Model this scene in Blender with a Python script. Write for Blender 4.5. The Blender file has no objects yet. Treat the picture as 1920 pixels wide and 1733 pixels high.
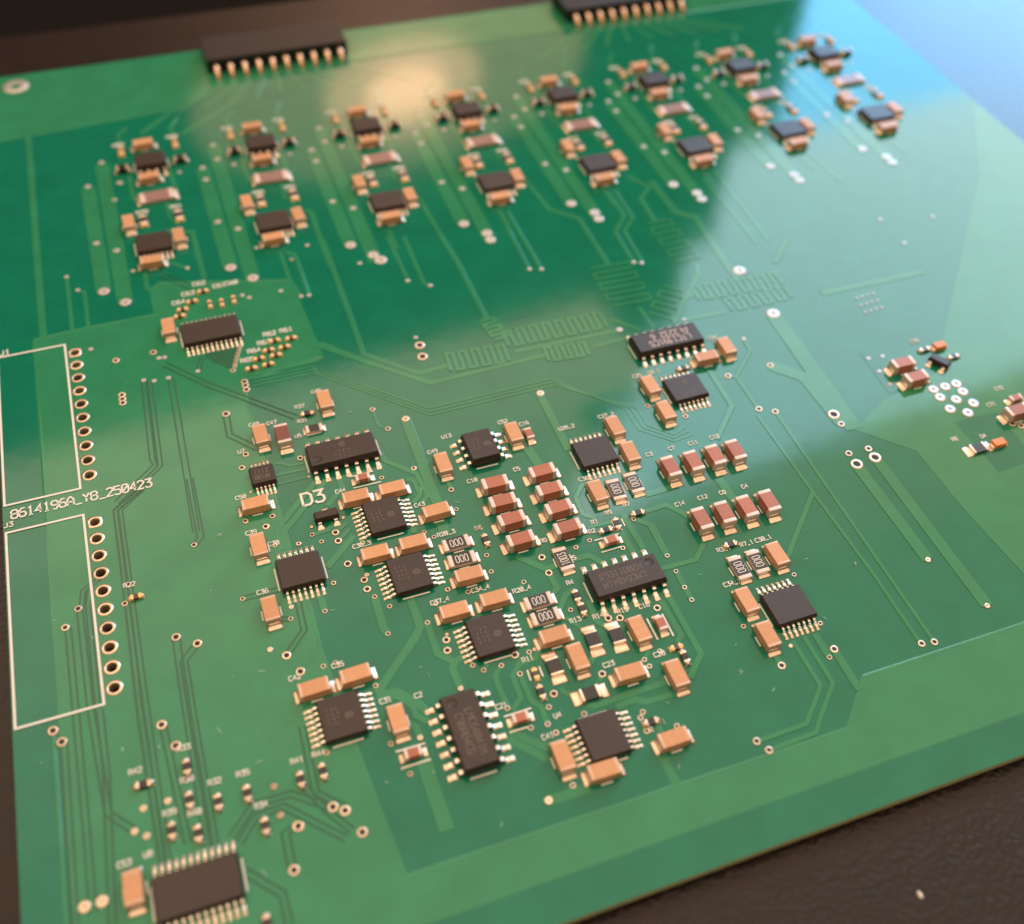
import bpy, bmesh, math, random
from mathutils import Matrix, Vector
random.seed(7)
S = bpy.context.scene
COL = S.collection
# ------------------------------------------------------------------ camera (1 unit = 1 mm, board top at z = 0)
cam_d = bpy.data.cameras.new('camera'); cam = bpy.data.objects.new('camera', cam_d); COL.objects.link(cam)
cam.matrix_world = Matrix([[0.941937, 0.234166, -0.240668, 18.35614], [-0.334592, 0.714999, -0.61386, -116.530543], [0.028333, 0.658743, 0.751834, 97.587142], [0.0, 0.0, 0.0, 1.0]])
cam_d.sensor_width = 36; cam_d.lens = 36.565
cam_d.clip_start = 1; cam_d.clip_end = 20000
cam_d.dof.use_dof = True; cam_d.dof.focus_distance = 122; cam_d.dof.aperture_fstop = 0.0163
S.camera = cam
S.unit_settings.scale_length = 0.001
S.view_settings.view_transform = 'Standard'; S.view_settings.look = 'None'; S.view_settings.exposure = 0; S.view_settings.gamma = 1
S.cycles.use_denoising = True
S.cycles.max_bounces = 8
# ------------------------------------------------------------------ light: dim warm room, lit ceiling, lamp, window
W = bpy.data.worlds.new('World'); S.world = W; W.use_nodes = True
W.node_tree.nodes['Background'].inputs[0].default_value = (1, .62, .42, 1); W.node_tree.nodes['Background'].inputs[1].default_value = .045
AZ = math.radians(-5); FW = Vector((math.sin(AZ), math.cos(AZ), 0)); RT = Vector((math.cos(AZ), -math.sin(AZ), 0)); UP = Vector((0, 0, 1))
ORG = Vector((45, -20, 0))
def area(name, centre, ux, uy, sx, sy, rad, col, spread=180):
    l = bpy.data.lights.new(name, 'AREA'); l.shape = 'RECTANGLE'; l.size = sx; l.size_y = sy
    l.energy = rad * math.pi * sx * sy; l.color = col; l.spread = math.radians(spread)
    o = bpy.data.objects.new(name, l); COL.objects.link(o)
    uz = ux.cross(uy)
    o.matrix_world = Matrix(((ux.x, uy.x, uz.x, centre.x), (ux.y, uy.y, uz.y, centre.y), (ux.z, uy.z, uz.z, centre.z), (0, 0, 0, 1)))
    return o
HC = 2400
for y0, y1, x1, rad in [(2485, 2014, 1560, 3.1),(2014, 1540, 1240, 2.5),(1540, 1170, 3200, 2.05),(1170, -2700, 3200, 1.68)]:                      # the lamp-lit ceiling, brightest towards the far wall
    area('ceiling_light', ORG + FW * ((y0 + y1) / 2) + RT * ((x1 - 3200) / 2) + UP * HC, RT, FW, 3200 + x1, y0 - y1, rad, (1, 0.72, 0.5))
D = 1500
def wall(name, s0, s1, h0, h1, rad, col, dist=D, shape='RECTANGLE'):   # a bright rectangle in the far wall, facing the room
    c = ORG + FW * dist + RT * ((s0 + s1) / 2) + UP * ((h0 + h1) / 2)
    ux, uy = -RT, UP
    area(name, c, -RT, UP, s1 - s0, h1 - h0, rad, col).data.shape = shape
for i, s0 in enumerate((1250, 1185, 1115, 1040, 960)): wall('window_upper', s0, 3600, 1130 + i * 240, 1370 + i * 240, 6.7, (.66, .87, 1))
wall('window_lower', 1360, 4200, 0, 1130, 9.4, (.22, .56, 1))
wall('lamp_bulb', 445, 595, 800, 895, 5.6, (1, .52, .29), D, 'ELLIPSE')
wall('lamp_mid_halo', 375, 665, 755, 935, 3.0, (1, .52, .30), D + 10, 'ELLIPSE')  # wider, dimmer ellipse added round the lamp to soften its reflected edge
wall('lamp_glow', 150, 880, 670, 1010, 1.3, (1, .54, .32), D + 20, 'ELLIPSE')  # outermost added halo, fades the lamp's reflection outwards

# ------------------------------------------------------------------ materials
def mat(name, col, rough=.5, metal=0., spec=.5, nscale=0, nstr=0., vary=0., vscale=1., coat=0., dist=.05, detail=2., orand=0., tint=None, crough=.3):
    m = bpy.data.materials.new(name); m.use_nodes = True; nt = m.node_tree; b = nt.nodes['Principled BSDF']
    b.inputs['Base Color'].default_value = (*col, 1); b.inputs['Roughness'].default_value = rough
    b.inputs['Metallic'].default_value = metal; b.inputs['Specular IOR Level'].default_value = spec; b.inputs['Coat Weight'].default_value = coat; b.inputs['Coat Roughness'].default_value = crough
    tc = nt.nodes.new('ShaderNodeTexCoord')
    if vary:
        n = nt.nodes.new('ShaderNodeTexNoise'); n.inputs['Scale'].default_value = vscale; n.inputs['Detail'].default_value = 4
        nt.links.new(tc.outputs['Object'], n.inputs['Vector'])
        r = nt.nodes.new('ShaderNodeValToRGB'); r.color_ramp.elements[0].position = .3; r.color_ramp.elements[1].position = .7
        r.color_ramp.elements[0].color = (*[c * (1 - vary) for c in col], 1); r.color_ramp.elements[1].color = (*[min(1, c * (1 + vary)) for c in col], 1)
        nt.links.new(n.outputs['Fac'], r.inputs['Fac']); nt.links.new(r.outputs['Color'], b.inputs['Base Color'])
    if orand:                               # every piece a little lighter or darker than the next
        oi = nt.nodes.new('ShaderNodeObjectInfo'); mr = nt.nodes.new('ShaderNodeMapRange'); mr.inputs['To Min'].default_value = 1 - orand; mr.inputs['To Max'].default_value = 1 + orand
        nt.links.new(oi.outputs['Random'], mr.inputs['Value']); hs = nt.nodes.new('ShaderNodeHueSaturation'); nt.links.new(mr.outputs['Result'], hs.inputs['Value'])
        src = b.inputs['Base Color'].links[0].from_socket if b.inputs['Base Color'].is_linked else None
        if src: nt.links.new(src, hs.inputs['Color'])
        else: hs.inputs['Color'].default_value = (*col, 1)
        nt.links.new(hs.outputs['Color'], b.inputs['Base Color'])
    if tint: b.inputs['Specular Tint'].default_value = (*tint, 1)
    if nstr:
        n = nt.nodes.new('ShaderNodeTexNoise'); n.inputs['Scale'].default_value = nscale; n.inputs['Detail'].default_value = detail
        nt.links.new(tc.outputs['Object'], n.inputs['Vector'])
        bp = nt.nodes.new('ShaderNodeBump'); bp.inputs['Strength'].default_value = nstr; bp.inputs['Distance'].default_value = dist
        nt.links.new(n.outputs['Fac'], bp.inputs['Height']); nt.links.new(bp.outputs['Normal'], b.inputs['Normal'])
        if coat:
            b2 = nt.nodes.new('ShaderNodeBump'); b2.inputs['Strength'].default_value = nstr * .5; b2.inputs['Distance'].default_value = dist * .5
            nt.links.new(n.outputs['Fac'], b2.inputs['Height']); nt.links.new(b2.outputs['Normal'], b.inputs['Coat Normal']); b.inputs['Coat IOR'].default_value = 1.28
    return m
M = {}
M['mask'] = mat('mask', (.006, .165, .094), .08, 0, .40, .35, .03, .08, .2, 0, .2)
M['copper'] = mat('copper', (.030, .222, .106), .08, 0, .40, .35, .03, .08, .2, 0, .2)
M['gilt'] = mat('gilt', (.95, .62, .30), .35, .15)
M['gap'] = mat('gap', (.012, .10, .05), .2)
M['fr4'] = mat('fr4', (.48, .50, .24), .6, vary=.2, vscale=3)
M['gold'] = mat('gold', (.76, .60, .45), .4, .92, .5, 3, .3, .16, 2, orand=.14)
M['goldpin'] = mat('goldpin', (.85, .55, .36), .28, 1)
M['tin'] = mat('tin', (.58, .52, .49), .4, .55)
M['lead'] = mat('lead', (.80, .70, .62), .24, 1, orand=.1)
M['term'] = mat('term', (.74, .59, .52), .5, .35, nscale=6, nstr=.15)
M['term_tan'] = mat('term_tan', (.68, .45, .32), .48, .4, nscale=6, nstr=.15)
M['amber'] = mat('amber', (.80, .26, .05), .4)
M['tan'] = mat('tan', (.62, .31, .15), .42, vary=.06, vscale=1.5, orand=.07)
M['red'] = mat('red', (.42, .14, .078), .42, vary=.06, vscale=1.5, orand=.1)
M['brown'] = mat('brown', (.20, .06, .045), .4)
M['alumina'] = mat('alumina', (.64, .47, .39), .5)
M['resist'] = mat('resist', (.022, .018, .018), .3)
M['plum'] = mat('plum', (.30, .17, .15), .35)
M['umber'] = mat('umber', (.10, .05, .03), .4)
M['epoxy'] = mat('epoxy', (.034, .019, .015), .42, 0, .5, 9, .35, .12, 2, 0, .05)
M['dark'] = mat('dark', (.02, .015, .014), .3)
M['laser'] = mat('laser', (.62, .50, .48), .6)
M['laser_dim'] = mat('laser_dim', (.15, .115, .09), .6)
M['silk'] = mat('silk', (.80, .76, .70), .6)
M['hole'] = mat('hole', (.012, .008, .006), .6)  # near-black paint for the shade inside the vias
M['lint'] = mat('lint', (.35, .55, .45), .5)
M['plastic'] = mat('plastic', (.018, .014, .014), .4)
M['table'] = mat('table', (.011, .0045, .003), .36, 0, .16, 1.6, .9, .3, .5, 1, .26, 3, crough=.26)
M['floor'] = mat('floor', (.004, .003, .003), .6)

# ------------------------------------------------------------------ helpers
def mesh(name, vs, fs, mats, mi=None, smooth=False):
    me = bpy.data.meshes.new(name); me.from_pydata(vs, [], fs); me.update()
    for m in mats: me.materials.append(M[m])
    if mi: me.polygons.foreach_set('material_index', mi)
    if smooth: me.polygons.foreach_set('use_smooth', [True] * len(me.polygons))
    return me
class G:                                    # collects shapes of ONE part
    def __init__(s): s.v, s.f, s.m = [], [], []
    def add(s, vs, fs, mi=0):
        o = len(s.v); s.v += [tuple(v) for v in vs]; s.f += [tuple(i + o for i in f) for f in fs]; s.m += [mi] * len(fs)
    def box(s, x0, x1, y0, y1, z0, z1, bev=0, mi=0, seg=2):
        bm = bmesh.new(); bmesh.ops.create_cube(bm, size=1)
        for v in bm.verts:
            v.co = Vector(((x0 + x1) / 2 + v.co.x * (x1 - x0), (y0 + y1) / 2 + v.co.y * (y1 - y0), (z0 + z1) / 2 + v.co.z * (z1 - z0)))
        if bev: bmesh.ops.bevel(bm, geom=bm.edges[:], offset=bev, segments=seg, profile=.5, affect='EDGES')
        bm.verts.index_update(); s.add([v.co[:] for v in bm.verts], [[v.index for v in f.verts] for f in bm.faces], mi); bm.free()
    def prism(s, prof, y0, y1, mi=0, y0b=None, y1b=None):   # (x,z) profile extruded along y
        n = len(prof); vs = [(x, y0, z) for x, z in prof] + [(x, y1, z) for x, z in prof]
        s.add(vs, [tuple(range(n)), tuple(range(2 * n - 1, n - 1, -1))] + [((i + 1) % n, i, n + i, n + (i + 1) % n) for i in range(n)], mi)
    def rings(s, rows, mi=0, cap0=True, cap1=True):
        n = len(rows[0]); vs = [p for r in rows for p in r]; fs = []
        for k in range(len(rows) - 1):
            for i in range(n): fs.append((k * n + i, k * n + (i + 1) % n, (k + 1) * n + (i + 1) % n, (k + 1) * n + i))
        if cap0: fs.append(tuple(range(n - 1, -1, -1)))
        if cap1: fs.append(tuple(range((len(rows) - 1) * n, len(rows) * n)))
        s.add(vs, fs, mi)
    def dome(s, x, y, z, rx, ry, h, mi=0, n=12, k=4):
        rows = []
        for j in range(k + 1):
            a = j / k * math.pi / 2 * .97; c, t = math.cos(a), math.sin(a)
            rows.append([(x + rx * c * math.cos(2 * math.pi * i / n), y + ry * c * math.sin(2 * math.pi * i / n), z + h * t) for i in range(n)])
        s.rings(rows, mi)
    def mesh(s, name, mats, smooth=False): return mesh(name, s.v, s.f, mats, s.m, smooth)
def ob(name, me, parent=None, loc=(0, 0, 0), rz=0, label=None, kind=None):
    o = bpy.data.objects.new(name, me); COL.objects.link(o); o.location = loc; o.rotation_euler = (0, 0, rz)
    if parent: o.parent = parent
    if label: o['label'] = label
    if kind: o['kind'] = kind
    return o
def thing(name, label, cat, x, y, rz=0, group=None, z=0):
    o = bpy.data.objects.new(name, None); COL.objects.link(o); o.location = (x, y, z); o.rotation_euler = (0, 0, rz); o.empty_display_size = 1
    o['label'] = label; o['category'] = cat
    if group: o['group'] = group
    return o
def strip(pts, w, z0, z1, ch=None):          # a raised ribbon along a polyline with sloping flanks
    ch = min(.06, w * .13) if ch is None else ch
    P = [Vector(p) for p in pts]; g = G(); L, R_, n = [], [], len(P)
    nor = []
    for i in range(n):
        a = (P[i] - P[i - 1]).normalized() if i else None; b = (P[i + 1] - P[i]).normalized() if i < n - 1 else None
        a = a or b; b = b or a
        na, nb = Vector((-a.y, a.x)), Vector((-b.y, b.x)); m = na + nb
        m = na if m.length < .2 else m.normalized()
        nor.append(m / max(.45, m.dot(na)))
    vs, fs = [], []
    for i in range(n):
        for s, z in ((w / 2 + ch, z0), (w / 2, z1), (-w / 2, z1), (-w / 2 - ch, z0)):
            q = P[i] + nor[i] * s; vs.append((q.x, q.y, z))
    for i in range(n - 1):
        for k in range(3): fs.append((i * 4 + k, i * 4 + k + 1, i * 4 + k + 5, i * 4 + k + 4))
    fs = [tuple(reversed(f)) for f in fs]
    fs += [(0, 1, 2, 3), tuple(range(4 * n - 1, 4 * n - 5, -1))]
    return vs, [tuple(reversed(f)) for f in fs]
FONT = {'0': ['0040466606600', '06' ], }
def F(**k): return k
# stroke letters on a 4 x 6 grid: polylines of (x, y)
GL = {
 '0': [[(1,0),(3,0),(4,1),(4,5),(3,6),(1,6),(0,5),(0,1),(1,0)],[(.6,1.2),(3.4,4.8)]], 'O': [[(1,0),(3,0),(4,1),(4,5),(3,6),(1,6),(0,5),(0,1),(1,0)]],
 '1': [[(.8,5),(2,6),(2,0)],[(.8,0),(3.2,0)]], '2': [[(0,5),(1,6),(3,6),(4,5),(4,4),(0,0),(4,0)]], '3': [[(0,6),(4,6),(2,3.6),(3,3.6),(4,2.6),(4,1),(3,0),(1,0),(0,1)]],
 '4': [[(3,0),(3,6),(0,2),(4,2)]], '5': [[(4,6),(0,6),(0,3.5),(3,3.5),(4,2.6),(4,1),(3,0),(1,0),(0,.7)]], '6': [[(3.6,6),(1.5,6),(0,4),(0,1),(1,0),(3,0),(4,1),(4,2.4),(3,3.4),(0,3.2)]],
 '7': [[(0,6),(4,6),(1.5,0)]], '8': [[(1,3.2),(0,4),(0,5),(1,6),(3,6),(4,5),(4,4),(3,3.2),(1,3.2),(0,2.3),(0,1),(1,0),(3,0),(4,1),(4,2.3),(3,3.2)]],
 '9': [[(4,3),(1,2.8),(0,3.8),(0,5),(1,6),(3,6),(4,5),(4,2),(3,0),(1,0)]],
 'A': [[(0,0),(0,4),(1.5,6),(2.5,6),(4,4),(4,0)],[(0,2.4),(4,2.4)]], 'B': [[(0,0),(0,6),(3,6),(4,5),(4,4),(3,3.2),(0,3.2)],[(3,3.2),(4,2.3),(4,1),(3,0),(0,0)]],
 'C': [[(4,1),(3,0),(1,0),(0,1),(0,5),(1,6),(3,6),(4,5)]], 'D': [[(0,0),(0,6),(2.8,6),(4,4.8),(4,1.2),(2.8,0),(0,0)]], 'E': [[(4,0),(0,0),(0,6),(4,6)],[(0,3.1),(3,3.1)]],
 'G': [[(4,5),(3,6),(1,6),(0,5),(0,1),(1,0),(3,0),(4,1),(4,2.8),(2.4,2.8)]], 'I': [[(2,0),(2,6)],[(1,0),(3,0)],[(1,6),(3,6)]], 'J': [[(0,1),(1,0),(2.5,0),(3.5,1),(3.5,6)]], 'K': [[(0,0),(0,6)],[(4,6),(0,2.6)],[(1.2,3.6),(4,0)]],
 'L': [[(0,6),(0,0),(4,0)]], 'M': [[(0,0),(0,6),(2,3),(4,6),(4,0)]], 'N': [[(0,0),(0,6),(4,0),(4,6)]], 'R': [[(0,0),(0,6),(3,6),(4,5),(4,4),(3,3),(0,3)],[(2,3),(4,0)]],
 'S': [[(0,1),(1,0),(3,0),(4,1),(4,2.2),(0,3.8),(0,5),(1,6),(3,6),(4,5)]], 'T': [[(2,0),(2,6)],[(0,6),(4,6)]], 'U': [[(0,6),(0,1),(1,0),(3,0),(4,1),(4,6)]], 'Y': [[(0,6),(2,3.2),(4,6)],[(2,3.2),(2,0)]],
 'X': [[(0,0),(4,6)],[(0,6),(4,0)]], '_': [[(0,-.4),(4,-.4)]], '-': [[(.6,3),(3.4,3)]], ' ': [], '=': [[(.2,1.6),(3.8,1.6)],[(.2,4),(3,4)]],
 '@': [[(4,3),(3.4,4.8),(2,5.6),(.6,4.8),(0,3),(.6,1.2),(2,.4),(3.4,1.2),(4,3)],[(1,2),(3,4)],[(1.2,3.6),(2.6,2)]]}
def text(t, h, adv=.98, wd=None, z0=0, z1=.012, x0=0, y0=0, g=None, tw=.62):
    g = g or G(); k = h / 6; x = x0; wd = wd or h * .13
    for c in t:
        for pl in GL.get(c, []):
            vs, fs = strip([(x + p[0] * k * tw * 1.5, y0 + p[1] * k) for p in pl], wd, z0, z1, 0); g.add(vs, fs)
        x += adv * h * .93
    return g, x
def flat(poly, z0, z1, ch=.06):             # thick polygon sheet
    n = len(poly); vs = [(x, y, z0) for x, y in poly] + [(x, y, z1) for x, y in poly]
    a = sum(poly[i][0] * poly[(i + 1) % n][1] - poly[(i + 1) % n][0] * poly[i][1] for i in range(n))
    if a < 0: poly = poly[::-1]; vs = [(x, y, z0) for x, y in poly] + [(x, y, z1) for x, y in poly]
    return vs, [tuple(range(n - 1, -1, -1)), tuple(range(n, 2 * n))] + [(i, (i + 1) % n, n + (i + 1) % n, n + i) for i in range(n)]
def cut(me, holes, z0, z1, n=20):           # drill round holes through a mesh
    g = G()
    for x, y, r in holes:
        g.rings([[(x + r * math.cos(2 * math.pi * i / n), y + r * math.sin(2 * math.pi * i / n), z) for i in range(n)] for z in (z0, z1)])
    a = bpy.data.objects.new('drill', me); b = bpy.data.objects.new('drill_cutter', g.mesh('drill', ['mask']))
    COL.objects.link(a); COL.objects.link(b)
    md = a.modifiers.new('b', 'BOOLEAN'); md.object = b; md.operation = 'DIFFERENCE'; md.solver = 'EXACT'
    bpy.context.view_layer.update()
    out = bpy.data.meshes.new_from_object(a.evaluated_get(bpy.context.evaluated_depsgraph_get()))
    bpy.data.objects.remove(a); bpy.data.objects.remove(b)
    return out
# ------------------------------------------------------------------ the table and the floor beyond its far edge
g = G(); g.box(-700, 900, -600, 101, -40, -1.95, 4, 0, 4)
o = ob('tabletop', g.mesh('tabletop', ['table'])); o['kind'] = 'structure'; o['label'] = 'dark brown grained leather-like table top under the circuit board'
g = G(); g.box(-3000, 4000, -3000, 4000, -760, -740)
o = ob('floor', g.mesh('floor', ['floor'])); o['kind'] = 'structure'
g = G(); g.dome(0, 0, 0, .24, .42, .3, 0, 8, 3)
x, y = (68.62, -98.39)
o = ob('crumb', g.mesh('crumb', ['silk']), None, (x, y, -1.95)); o['label'] = 'tiny pale crumb lying on the dark table in front of the board'; o['category'] = 'crumb'
# ------------------------------------------------------------------ the board
board = thing('circuit_board', 'large green printed circuit board lying on the dark table', 'circuit board', 75, -6)
BX, BY = -75, 6
def bob(name, me, loc=(0, 0, 0), rz=0, **k): return ob(name, me, board, (loc[0] + BX, loc[1] + BY, loc[2]), rz, **k)
JH = [(0, -2.54 * k) for k in list(range(10)) + list(range(12, 22))]
DR = [(x, y, .56) for x, y in JH] + [((-4.6, 74.3)[0], (-4.6, 74.3)[1], .85)]
g = G(); vs, fs = flat([(-10.05, -90.3), (160, -90.3), (160, 78.4), (-10.05, 78.4)], -1.05, 0); g.add(vs, fs)
me = cut(g.mesh('board_base', ['mask', 'fr4']), DR, -3, 1)
for p in me.polygons:
    if abs(p.normal.z) < .5: p.material_index = 1
bob('board_base', me)
for k, poly in enumerate([[(-5, 4.4),(0.59, 4.73),(11.22, 4.74),(11.24, 10.48),(12.65, 11.54),(30.54, 6.56),(31.36, -10.88),(20.76, -12.29),(20.18, -16.35),(21.12, -55.44),(21.94, -67.28),(23.19, -81.77),(70.36, -82.04),(75.21, -77.28),(159.6, -77.3),(159.6, -86.2),(-5.4, -86.2),(-5.4, -60)], [(-9.6, 56.6),(24, 58.8),(29, 64.5),(58, 66.5),(150, 66.5),(150, 77.9),(-9.6, 77.9)], [(93.8, -45.51),(99.39, -51.25),(99.38, -60.81),(100.29, -72.1),(159.6, -74),(159.6, 20),(145.58, -1.07),(121.97, -26.91),(110.28, -39.74),(100.22, -42.09)]]):
    g = G(); vs, fs = flat(poly, -.01, .028 + .0007 * k); g.add(vs, fs); me = g.mesh('copper_pour', ['copper'])
    if k == 0: me = cut(me, DR, -3, 1)
    bob('copper_pour', me)
    if k == 2: continue
    vs, fs = strip(poly + poly[:1], .12, .012, .038 + .0007 * k, .2); g = G(); g.add(vs, fs); bob('pour_rim', g.mesh('pour_rim', ['copper']))
for poly in [[(107.1, -48.36),(113.63, -48.57),(113.35, -54.95),(111.49, -57.34),(107.27, -57.53),(107.38, -54.41)], [(102.37, -32.94),(107.81, -33.49),(107.04, -41.38),(101.81, -41.03)]]:
    g = G(); vs, fs = flat(poly, .02, .034); g.add(vs, fs); bob('bare_patch', g.mesh('bare_patch', ['mask']))
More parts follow.
